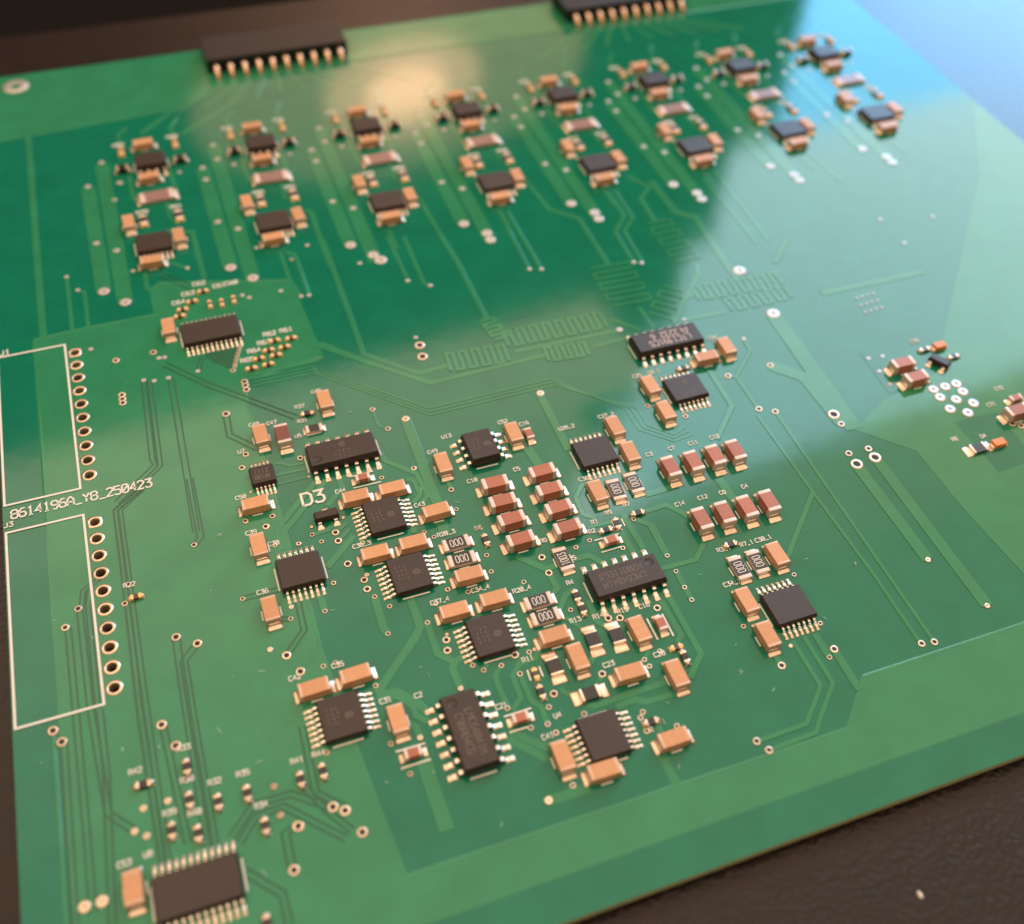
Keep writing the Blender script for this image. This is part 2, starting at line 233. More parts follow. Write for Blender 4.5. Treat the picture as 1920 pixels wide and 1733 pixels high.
TR = [('t', 0.9, [(-3.32, 70.87),(-3.34, 53.31),(-3.7, 20.56),(-3.82, 3.62)]),('t', 0.5, [(0.09, 16.88),(-0.02, 1.63)]),('t', 0.45, [(1.36, 13.35),(2.26, 12.79),(2.02, 0.16)]),('t', 0.5, [(14.54, 16.11),(16.89, 13.7)]),('t', 0.5, [(30.5, 13.54),(30.58, 6.08),(31.37, 2.38)]),('t', 0.5, [(31.32, 13.28),(32.45, 12.33),(32.5, 10.46),(32.47, 2.26)]),('t', 0.6, [(10.84, 14.42),(10.77, 10.96),(11.67, 9.77)]),('g', 0.7, [(13.06, 13.25),(17.15, 8.71)]),('t', 0.55, [(46.77, 12.46),(46.95, 1.13)]),('t', 0.55, [(49.18, 11.71),(48.97, -0.07),(49.75, -0.92)]),('t', 0.55, [(65.26, 13.6),(64.84, -1.7)]),('t', 0.55, [(66.53, 12.91),(66.59, -2.26)]),('t', 0.55, [(83.89, 13.3),(83.8, 6.4),(80.76, 2.84),(80.41, -4.65)]),('t', 0.55, [(85.21, 13.17),(84.92, 5.51),(82.16, 2.66),(81.72, -5.31)]),('t', 0.6, [(100.59, 12.19),(100.63, -6.22)]),('t', 0.6, [(103.37, 13.41),(102.73, -6.11)]),('t', 0.6, [(120.33, 23.38),(122.36, 4.31)]),('t', 0.7, [(17.59, 22.83),(18.85, 22.44),(18.83, 13.48),(18.93, 10.43)]),('t', 0.7, [(36.46, 22.73),(37.07, 22.0),(36.88, 7.79)]),('t', 0.7, [(37.24, 14.43),(36.9, -12.05),(43.02, -18.03),(47.19, -17.78)]),('t', 0.7, [(54.17, 21.57),(55.12, 2.02),(55.18, -10.47)]),('t', 0.7, [(70.91, 21.9),(72.3, 20.35),(73.09, 11.62),(76.7, 8.12),(76.53, -4.72)]),('t', 0.7, [(88.88, 16.37),(91.0, 12.53),(88.22, 9.96),(87.85, 3.62)]),('t', 1.2, [(91.87, 14.0),(92.13, 4.9),(94.53, 2.79),(93.72, -10.12),(93.69, -13.43)]),('t', 0.7, [(31.73, -8.13),(36.57, -13.36),(43.97, -20.29),(60.64, -19.88)]),('t', 0.6, [(56.64, -17.98),(72.27, -18.23)]),('t', 0.6, [(67.24, -20.35),(72.36, -20.1)]),('t', 0.6, [(71.89, -15.63),(75.2, -19.08)]),('t', 0.7, [(76.92, -14.57),(77.13, -19.48)]),('t', 0.7, [(89.41, -7.94),(88.21, -10.72),(83.15, -15.87),(80.23, -19.39)]),('t', 0.7, [(105.52, -6.95),(100.9, -11.56)]),('t', 0.7, [(81.93, -19.05),(88.32, -19.32)]),('t', 0.7, [(84.13, -14.82),(85.98, -14.25)]),('t', 1.0, [(104.03, -19.97),(121.44, -20.24)]),('t', 0.24, [(30.56, -13.34),(42.38, -24.74),(59.43, -24.54),(66.81, -32.75),(66.98, -36.72),(70.44, -39.96),(73.33, -39.69)]),('t', 0.24, [(30.45, -13.82),(42.28, -25.34),(59.47, -25.14),(67.57, -32.92),(67.72, -36.57),(70.68, -39.43),(73.07, -38.96)]),('t', 0.24, [(30.34, -14.3),(42.19, -25.93),(59.52, -25.74),(68.33, -33.09),(68.45, -36.41),(70.93, -38.91),(72.81, -38.23)]),('t', 0.3, [(20.76, -12.29),(29.56, -12.39),(30.38, -13.44)]),('t', 0.3, [(20.64, -12.95),(29.68, -13.06),(30.43, -13.93)]),('t', 0.3, [(20.53, -13.6),(29.79, -13.73),(30.48, -14.42)]),('t', 0.9, [(29.51, -7.01),(31.49, -8.47),(37.73, -14.54)]),('g', 0.6, [(11.17, -5.99),(15.76, -11.37),(25.67, -20.93)]),('t', 0.4, [(30.81, -11.51),(21.07, -11.73)]),('g', 0.3, [(16.87, -4.79),(16.85, -6.16),(17.61, -7.38),(19.55, -9.36)]),('g', 0.3, [(17.42, -4.69),(17.39, -5.98),(18.04, -7.02),(19.76, -8.85)]),('g', 0.3, [(17.97, -4.59),(17.92, -5.8),(18.48, -6.65),(19.98, -8.34)]),('g', 0.3, [(18.53, -4.49),(18.46, -5.62),(18.92, -6.28),(20.19, -7.82)]),('g', 0.3, [(19.08, -4.38),(19.0, -5.43),(19.37, -5.91),(20.41, -7.31)]),('g', 0.3, [(19.64, -4.28),(19.54, -5.25),(19.81, -5.54),(20.62, -6.79)]),('g', 0.3, [(20.19, -4.18),(20.08, -5.06),(20.26, -5.16),(20.84, -6.26)]),('g', 0.3, [(20.75, -4.07),(20.63, -4.88),(20.71, -4.78),(21.06, -5.74)]),('t', 2.4, [(94.84, -22.26),(93.85, -45.43)]),('t', 1.9, [(89.17, -31.3),(92.49, -34.78),(92.79, -44.04)]),('t', 1.5, [(90.69, -50.88),(90.72, -66.36)]),('t', 1.5, [(93.66, -50.53),(93.42, -73.97)]),('t', 0.4, [(85.47, -39.27),(84.88, -76.09)]),('t', 0.4, [(82.91, -39.36),(83.12, -53.03),(83.49, -66.31),(83.32, -75.73)]),('t', 0.6, [(83.12, -53.03),(75.47, -60.52),(73.59, -62.39)]),('t', 0.45, [(88.2, -25.38),(87.9, -27.89),(83.61, -31.91),(83.55, -38.07)]),('t', 0.45, [(83.61, -31.91),(82.63, -31.4)]),('t', 0.7, [(80.67, -29.57),(80.46, -36.69),(75.83, -41.4)]),('t', 0.5, [(70.09, -70.94),(70.12, -76.77),(66.83, -79.82),(66.38, -80.16),(60.67, -80.26)]),('t', 0.5, [(71.52, -70.86),(71.56, -76.91),(67.84, -80.33),(66.92, -81.33),(61.43, -81.48)]),('t', 0.8, [(72.88, -70.94),(72.83, -74.07)]),('t', 0.9, [(73.86, -73.33),(73.8, -78.54)]),('t', 0.6, [(67.33, -72.02),(67.38, -73.3)]),('t', 0.6, [(66.76, -55.89),(64.77, -57.72),(60.37, -57.64)]),('t', 0.7, [(61.82, -51.0),(61.88, -51.46),(61.85, -56.17)]),('t', 0.7, [(59.61, -61.31),(59.78, -69.21),(57.33, -71.5)]),('t', 0.6, [(61.89, -58.46),(61.87, -62.62)]),('t', 0.6, [(58.58, -61.62),(58.8, -66.37),(57.88, -67.08)]),('t', 1.0, [(38.32, -79.2),(42.76, -79.26)]),('t', 0.9, [(50.83, -78.39),(50.91, -82.11)]),('t', 0.8, [(37.13, -71.03),(40.21, -74.07)]),('t', 0.8, [(36.66, -71.75),(39.79, -75.18)]),('t', 0.6, [(38.82, -63.68),(37.78, -64.7),(37.77, -68.45)]),('t', 0.6, [(41.61, -64.14),(40.88, -63.98),(39.58, -65.22),(39.55, -67.87),(38.13, -69.07)]),('t', 0.6, [(40.39, -65.25),(40.47, -68.52),(41.18, -69.52),(41.11, -71.63)]),('t', 0.5, [(48.61, -68.18),(47.68, -69.08)]),('t', 0.6, [(43.88, -68.14),(44.01, -68.61),(44.69, -69.27)]),('t', 0.7, [(45.78, -70.82),(46.54, -71.25),(54.4, -71.09),(54.86, -70.46)]),('t', 0.7, [(48.53, -72.09),(50.81, -71.93),(51.81, -72.53),(55.44, -72.65)]),('t', 0.6, [(51.84, -74.87),(51.73, -76.47)]),('t', 0.6, [(43.51, -62.89),(42.61, -64.03),(41.02, -64.03)]),('t', 0.9, [(30.96, -57.52),(30.72, -57.8),(25.52, -62.65)]),('t', 0.9, [(32.05, -52.37),(32.02, -56.36),(30.82, -57.81)]),('t', 0.9, [(30.84, -57.72),(29.78, -58.73)]),('t', 0.9, [(28.31, -50.96),(28.22, -55.09),(28.47, -56.06)]),('t', 0.8, [(32.93, -56.05),(32.85, -60.12),(34.31, -61.68),(33.78, -62.39),(33.96, -64.97)]),('t', 0.8, [(34.31, -61.68),(35.36, -61.32)]),('t', 0.8, [(25.43, -62.71),(27.56, -63.09),(29.1, -64.79),(29.87, -66.47)]),('t', 0.7, [(25.36, -63.53),(27.3, -63.51),(28.63, -65.14),(28.64, -66.38),(29.72, -67.49)]),('t', 0.7, [(27.58, -66.76),(28.34, -67.67),(28.39, -68.81)]),('t', 1.5, [(28.08, -71.07),(28.01, -72.74),(28.12, -78.87)]),('t', 0.6, [(20.96, -57.75),(20.73, -58.89)]),('g', 0.5, [(20.14, -48.78),(20.0, -52.7),(17.61, -55.17)]),('t', 0.4, [(21.31, -48.78),(21.23, -55.22),(18.6, -57.54)]),('t', 0.8, [(22.63, -48.83),(22.66, -51.06)]),('t', 1.3, [(38.98, -25.72),(38.86, -39.42),(38.93, -40.35)]),('t', 0.75, [(25.81, -32.36),(19.96, -38.06),(19.83, -41.41)]),('t', 0.75, [(27.06, -32.54),(20.65, -38.72),(20.63, -41.47)]),('t', 0.7, [(28.61, -32.35),(28.62, -34.33),(26.22, -36.61)]),('t', 0.6, [(34.38, -29.91),(34.54, -31.66),(37.71, -34.98),(38.11, -38.72),(37.03, -39.73)]),('t', 0.6, [(36.33, -35.47),(37.11, -35.84),(37.27, -38.33),(36.08, -39.41)]),('t', 0.3, [(35.4, -22.73),(35.36, -25.7),(36.38, -26.68)]),('t', 0.35, [(21.56, -28.02),(22.39, -28.17),(23.11, -28.88),(24.99, -29.02)]),('t', 0.4, [(21.36, -29.92),(24.95, -30.01)]),('t', 0.25, [(21.23, -31.44),(25.17, -31.4)]),('t', 0.6, [(26.43, -39.33),(25.57, -40.14),(23.61, -40.24)]),('t', 0.8, [(24.22, -45.34),(27.9, -42.19),(28.15, -41.85)]),('t', 1.3, [(38.44, -43.09),(38.36, -45.02)]),('t', 0.8, [(35.1, -42.85),(35.0, -43.79)]),('t', 0.5, [(26.28, -42.08),(28.01, -40.72)]),('t', 0.5, [(26.25, -40.79),(27.82, -39.79)]),('g', 0.6, [(17.33, -17.72),(17.19, -21.56),(20.09, -24.86)]),('t', 1.0, [(57.03, -26.79),(57.03, -37.31)]),('t', 1.1, [(52.18, -35.23),(52.54, -38.53)]),('t', 0.6, [(41.09, -37.38),(41.07, -38.77)]),('t', 0.6, [(56.67, -42.85),(54.99, -44.73),(54.9, -47.42),(56.1, -48.44)]),('t', 0.7, [(63.31, -46.78),(66.66, -46.84)]),('t', 0.7, [(58.18, -50.93),(58.31, -54.5)]),('t', 0.7, [(59.42, -48.91),(59.67, -54.43)]),('t', 0.7, [(60.55, -50.06),(62.06, -51.55),(61.84, -56.09)]),('t', 0.7, [(61.78, -49.35),(65.0, -49.17),(66.44, -51.0),(66.72, -51.77)]),('t', 0.8, [(45.17, -50.66),(47.86, -53.52),(49.13, -53.32)]),('t', 0.7, [(51.25, -53.2),(53.31, -53.26),(54.38, -54.86)]),('t', 0.5, [(54.54, -49.39),(58.25, -49.52)]),('t', 1.1, [(73.0, -47.4),(73.25, -51.9)]),('t', 0.7, [(63.26, -47.01),(66.46, -46.95)]),('t', 0.6, [(44.78, -54.4),(43.89, -55.24)]),('t', 0.7, [(47.93, -54.08),(48.08, -56.34),(47.36, -56.89)]),('t', 0.7, [(49.73, -57.29),(48.63, -57.51),(47.26, -59.1)]),('t', 0.7, [(50.8, -59.02),(50.7, -61.87),(51.37, -62.66)]),('t', 0.5, [(47.99, -68.75),(48.66, -68.06)]),('t', 0.5, [(36.88, -63.61),(37.57, -62.96)]),('t', 0.5, [(53.63, -67.92),(54.56, -67.06)]),('t', 0.7, [(47.91, -66.44),(48.87, -65.69)]),('t', 0.6, [(42.4, -56.41),(41.8, -57.17)]),('t', 0.5, [(47.55, -60.25),(48.69, -61.95)]),('g', 0.45, [(6.57, -26.39),(5.3, -27.22),(2.48, -29.38),(2.46, -38.01),(2.2, -56.68),(2.45, -74.41)]),('g', 0.45, [(6.19, -26.27),(5.69, -27.21),(2.94, -29.54),(2.89, -39.12),(2.84, -56.89),(2.88, -74.56)]),('g', 0.5, [(8.12, -8.21),(7.52, -22.7),(7.74, -23.78),(2.68, -28.25)]),('g', 0.45, [(8.85, -8.45),(8.3, -23.96),(3.55, -28.53)]),('g', 0.6, [(11.54, -9.05),(11.07, -31.67),(10.96, -35.58)]),('g', 0.6, [(11.42, -27.15),(11.32, -36.6),(10.43, -37.44)]),('g', 0.6, [(6.82, -49.22),(6.68, -58.19),(6.66, -73.09)]),('g', 0.6, [(8.86, -50.74),(7.23, -52.42),(7.16, -58.35),(7.17, -73.27)]),('g', 0.4, [(-0.16, -38.82),(-2.05, -39.96),(-2.4, -42.27)]),('g', 0.5, [(-2.59, -42.43),(-2.5, -55.09),(-1.86, -66.8),(-1.59, -67.15),(0.3, -69.33)]),('g', 0.4, [(-1.32, -39.85),(-1.7, -42.27),(-1.78, -55.33)]),('g', 0.5, [(-3.95, -44.44),(-3.93, -54.6),(-3.92, -67.8),(-3.99, -75.77)]),('g', 0.5, [(-1.63, -55.46),(-1.63, -62.64),(-2.48, -77.29)]),('t', 0.35, [(-6.24, -56.33),(-6.29, -76.03)]),('g', 0.5, [(-5.29, -57.98),(-5.6, -76.27)]),('g', 0.5, [(4.21, -59.29),(4.87, -72.15)]),('g', 0.55, [(9.4, -76.47),(12.26, -79.57),(12.31, -82.39)]),('g', 0.5, [(8.73, -72.9),(11.27, -70.42),(14.89, -70.48),(18.25, -73.1)]),('g', 0.5, [(9.37, -73.74),(11.25, -71.64),(14.0, -71.5),(18.93, -76.47)]),('g', 0.6, [(14.87, -73.8),(13.62, -74.08),(13.57, -77.51)]),('g', 0.5, [(17.4, -63.76),(17.2, -71.12),(19.41, -73.35)]),('g', 0.45, [(16.01, -69.67),(17.81, -73.24),(19.62, -75.86)]),('g', 0.5, [(14.39, -46.57),(18.57, -46.59)]),('g', 0.4, [(17.94, -50.52),(18.87, -50.83)]),('g', 0.4, [(16.06, -5.97),(15.15, -8.65)]),('t', 0.8, [(14.38, 52.25),(21.05, 58.69)]),('t', 0.8, [(20.9, 50.27),(29.07, 56.27),(32.96, 59.19)]),('t', 2.15, [(4.85, 38.9),(4.85, 11.9)]),('t', 2.15, [(7.5, 45.0),(7.5, 8.3)]),('t', 0.6, [(10.85, 49.5),(10.85, 53.0),(12.45, 55.0)]),('t', 0.6, [(19.55, 49.5),(19.55, 53.0),(20.95, 56.0)]),('t', 0.6, [(16.15, 31.0),(16.15, 27.0),(17.15, 24.5)]),('t', 0.6, [(11.35, 40.0),(11.35, 33.0)]),('t', 0.6, [(17.85, 40.0),(17.85, 34.0)]),('t', 2.15, [(22.88, 38.9),(22.88, 11.9)]),('t', 2.15, [(25.53, 45.3),(25.53, 8.3)]),('t', 0.6, [(28.88, 49.5),(28.88, 53.0),(30.48, 55.0)]),('t', 0.6, [(37.58, 49.5),(37.58, 53.0),(38.98, 56.0)]),('t', 0.6, [(34.18, 31.0),(34.18, 27.0),(35.18, 24.5)]),('t', 0.6, [(29.38, 40.0),(29.38, 33.0)]),('t', 0.6, [(35.88, 40.0),(35.88, 34.0)]),('t', 2.15, [(40.91, 38.9),(40.91, 11.9)]),('t', 2.15, [(43.56, 45.3),(43.56, 6.85)]),('t', 0.6, [(46.91, 49.5),(46.91, 53.0),(48.51, 55.0)]),('t', 0.6, [(55.61, 49.5),(55.61, 53.0),(57.01, 56.0)]),('t', 0.6, [(52.21, 31.0),(52.21, 27.0),(53.21, 24.5)]),('t', 0.6, [(47.41, 40.0),(47.41, 33.0)]),('t', 0.6, [(53.91, 40.0),(53.91, 34.0)]),('t', 0.6, [(47.41, 13.8),(47.41, 9.0)]),('t', 2.15, [(58.94, 38.9),(58.94, 11.9)]),('t', 2.15, [(61.59, 45.3),(61.59, 6.85)]),('t', 0.6, [(64.94, 49.5),(64.94, 53.0),(66.54, 55.0)]),('t', 0.6, [(73.64, 49.5),(73.64, 53.0),(75.04, 56.0)]),('t', 0.6, [(70.24, 31.0),(70.24, 27.0),(71.24, 24.5)]),('t', 0.6, [(65.44, 40.0),(65.44, 33.0)]),('t', 0.6, [(71.94, 40.0),(71.94, 34.0)]),('t', 0.6, [(65.44, 13.8),(65.44, 9.0)]),('t', 2.15, [(76.97, 38.9),(76.97, 11.9)]),('t', 2.15, [(79.62, 45.3),(79.62, 6.85)]),('t', 0.6, [(82.97, 49.5),(82.97, 53.0),(84.57, 55.0)]),('t', 0.6, [(91.67, 49.5),(91.67, 53.0),(93.07, 56.0)]),('t', 0.6, [(88.27, 31.0),(88.27, 27.0),(89.27, 24.5)]),('t', 0.6, [(83.47, 40.0),(83.47, 33.0)]),('t', 0.6, [(89.97, 40.0),(89.97, 34.0)]),('t', 0.6, [(83.47, 13.8),(83.47, 9.0)]),('t', 2.15, [(95.0, 38.9),(95.0, 11.9)]),('t', 2.15, [(97.65, 45.3),(97.65, 6.85)]),('t', 0.6, [(101.0, 49.5),(101.0, 53.0),(102.6, 55.0)]),('t', 0.6, [(109.7, 49.5),(109.7, 53.0),(111.1, 56.0)]),('t', 0.6, [(106.3, 31.0),(106.3, 27.0),(107.3, 24.5)]),('t', 0.6, [(101.5, 40.0),(101.5, 33.0)]),('t', 0.6, [(108.0, 40.0),(108.0, 34.0)]),('t', 0.6, [(101.5, 13.8),(101.5, 9.0)]),('t', 2.15, [(113.03, 38.9),(113.03, 11.9)]),('t', 2.15, [(115.68, 45.3),(115.68, 6.85)]),('t', 0.6, [(119.03, 49.5),(119.03, 53.0),(120.63, 55.0)]),('t', 0.6, [(127.73, 49.5),(127.73, 53.0),(129.13, 56.0)]),('t', 0.6, [(124.33, 31.0),(124.33, 27.0),(125.33, 24.5)]),('t', 0.6, [(119.53, 40.0),(119.53, 33.0)]),('t', 0.6, [(126.03, 40.0),(126.03, 34.0)]),('t', 0.6, [(119.53, 13.8),(119.53, 9.0)]),('t', 2.15, [(131.06, 38.9),(131.06, 11.9)]),('t', 2.15, [(133.71, 45.3),(133.71, 6.85)]),('t', 0.6, [(137.06, 49.5),(137.06, 53.0),(138.66, 55.0)]),('t', 0.6, [(145.76, 49.5),(145.76, 53.0),(147.16, 56.0)]),('t', 0.6, [(142.36, 31.0),(142.36, 27.0),(143.36, 24.5)]),('t', 0.6, [(137.56, 40.0),(137.56, 33.0)]),('t', 0.6, [(144.06, 40.0),(144.06, 34.0)]),('t', 0.6, [(137.56, 13.8),(137.56, 9.0)]),('t', 0.6, [(30.5, 67.4),(30.5, 64.5),(21.05, 57.24)]),('t', 0.6, [(32.94, 67.4),(32.94, 64.5),(25.69, 57.53)]),('t', 0.6, [(35.39, 67.4),(35.39, 64.5),(30.34, 57.83)]),('t', 0.6, [(37.83, 67.4),(37.83, 64.5),(34.98, 58.12)]),('t', 0.6, [(40.28, 67.4),(40.28, 64.5),(39.63, 58.41)]),('t', 0.6, [(42.72, 67.4),(42.72, 64.5),(44.27, 58.29)]),('t', 0.6, [(45.17, 67.4),(45.17, 64.5),(48.92, 58.0)]),('t', 0.6, [(47.61, 67.4),(47.61, 64.5),(53.56, 57.71)]),('t', 0.6, [(50.06, 67.4),(50.06, 64.5),(58.21, 57.41)]),('t', 0.6, [(52.5, 67.4),(52.5, 64.5),(62.85, 57.12)]),('t', 0.6, [(98.5, 67.4),(98.5, 64.5),(88.15, 57.12)]),('t', 0.6, [(101.06, 67.4),(101.06, 64.5),(93.01, 57.43)]),('t', 0.6, [(103.61, 67.4),(103.61, 64.5),(97.86, 57.73)]),('t', 0.6, [(106.17, 67.4),(106.17, 64.5),(102.72, 58.04)]),('t', 0.6, [(108.72, 67.4),(108.72, 64.5),(107.57, 58.35)]),('t', 0.6, [(111.28, 67.4),(111.28, 64.5),(112.43, 58.35)]),('t', 0.6, [(113.83, 67.4),(113.83, 64.5),(117.28, 58.04)]),('t', 0.6, [(116.39, 67.4),(116.39, 64.5),(122.14, 57.73)]),('t', 0.6, [(118.94, 67.4),(118.94, 64.5),(126.99, 57.43)]),('t', 0.6, [(121.5, 67.4),(121.5, 64.5),(131.85, 57.12)])]
for i, (st, w, pts) in enumerate(TR):
    if st == 't':
        vs, fs = strip(pts, w, -.005, .034 + (i % 70) * .0006); g = G(); g.add(vs, fs); bob('trace', g.mesh('trace', ['copper']))
    else:                                   # a track inside a copper area shows as two thin bare gaps
        P = [Vector(p) for p in pts]
        for s in (-1, 1):
            q = []
            for j, p in enumerate(P):
                a = (P[min(j + 1, len(P) - 1)] - P[max(j - 1, 0)]).normalized(); q.append((p.x - a.y * s * w * .62, p.y + a.x * s * w * .62))
            vs, fs = strip(q, .2, .01, .04 + (i % 70) * .0006 + .0002 * s, .02); g = G(); g.add(vs, fs); bob('isolation_gap', g.mesh('isolation_gap', ['gap']))
for i, (a, b, amp, n, w) in enumerate([((47.36, -17.24),(56.38, -17.9), 3.4, 5, 0.5),((56.34, -15.18),(71.89, -15.63), 3.2, 8, 0.5),((60.64, -19.88),(67.17, -20.53), 2.6, 4, 0.5),((76.67, -4.42),(76.3, -14.59), 6.2, 4, 0.42),((88.42, 3.44),(88.34, -8.18), 4.0, 4, 0.42),((86.12, -14.3),(100.58, -15.1), 3.0, 7, 0.45),((89.56, -18.14),(100.45, -18.23), 2.6, 5, 0.45),((83.59, -12.33),(78.02, -18.25), 3.4, 3, 0.45),((55.2, -10.53),(55.89, -15.66), 2.0, 3, 0.55)]):
    A, B = Vector(a), Vector(b); d = (B - A) / n; u = Vector((-d.y, d.x)).normalized() * amp; q = []
    for k in range(n):
        p = A + d * k; q += [p - u * .5, p + u * .5, p + d * .5 + u * .5, p + d * .5 - u * .5]
    vs, fs = strip([(p.x, p.y) for p in q], w, -.005, .078 + i * .0007); g = G(); g.add(vs, fs); bob('trace', g.mesh('trace', ['copper']))
VM = {}
def via_mesh(r, k):
    if (r, k) in VM: return VM[(r, k)]
    g = G(); n = 20; z = .085
    hr = r * (.52 if k == 'o' else .16)
    prof = [(r, .0), (r * .97, z), (r * .8, z + .03), (hr + r * .1, z + .03), (hr, z), (hr, .083)]
    g.rings([[(q * math.cos(2 * math.pi * i / n), q * math.sin(2 * math.pi * i / n), zz) for i in range(n)] for q, zz in prof], 0, True, False)
    g.add([(hr * math.cos(2 * math.pi * i / n), hr * math.sin(2 * math.pi * i / n), .084) for i in range(n)], [tuple(range(n))], 1)  # solid disc over the board, painted dark as the shade of a deep hole
    VM[(r, k)] = g.mesh('via', ['tin' if k == 'f' else 'gold', 'hole'], True); return VM[(r, k)]
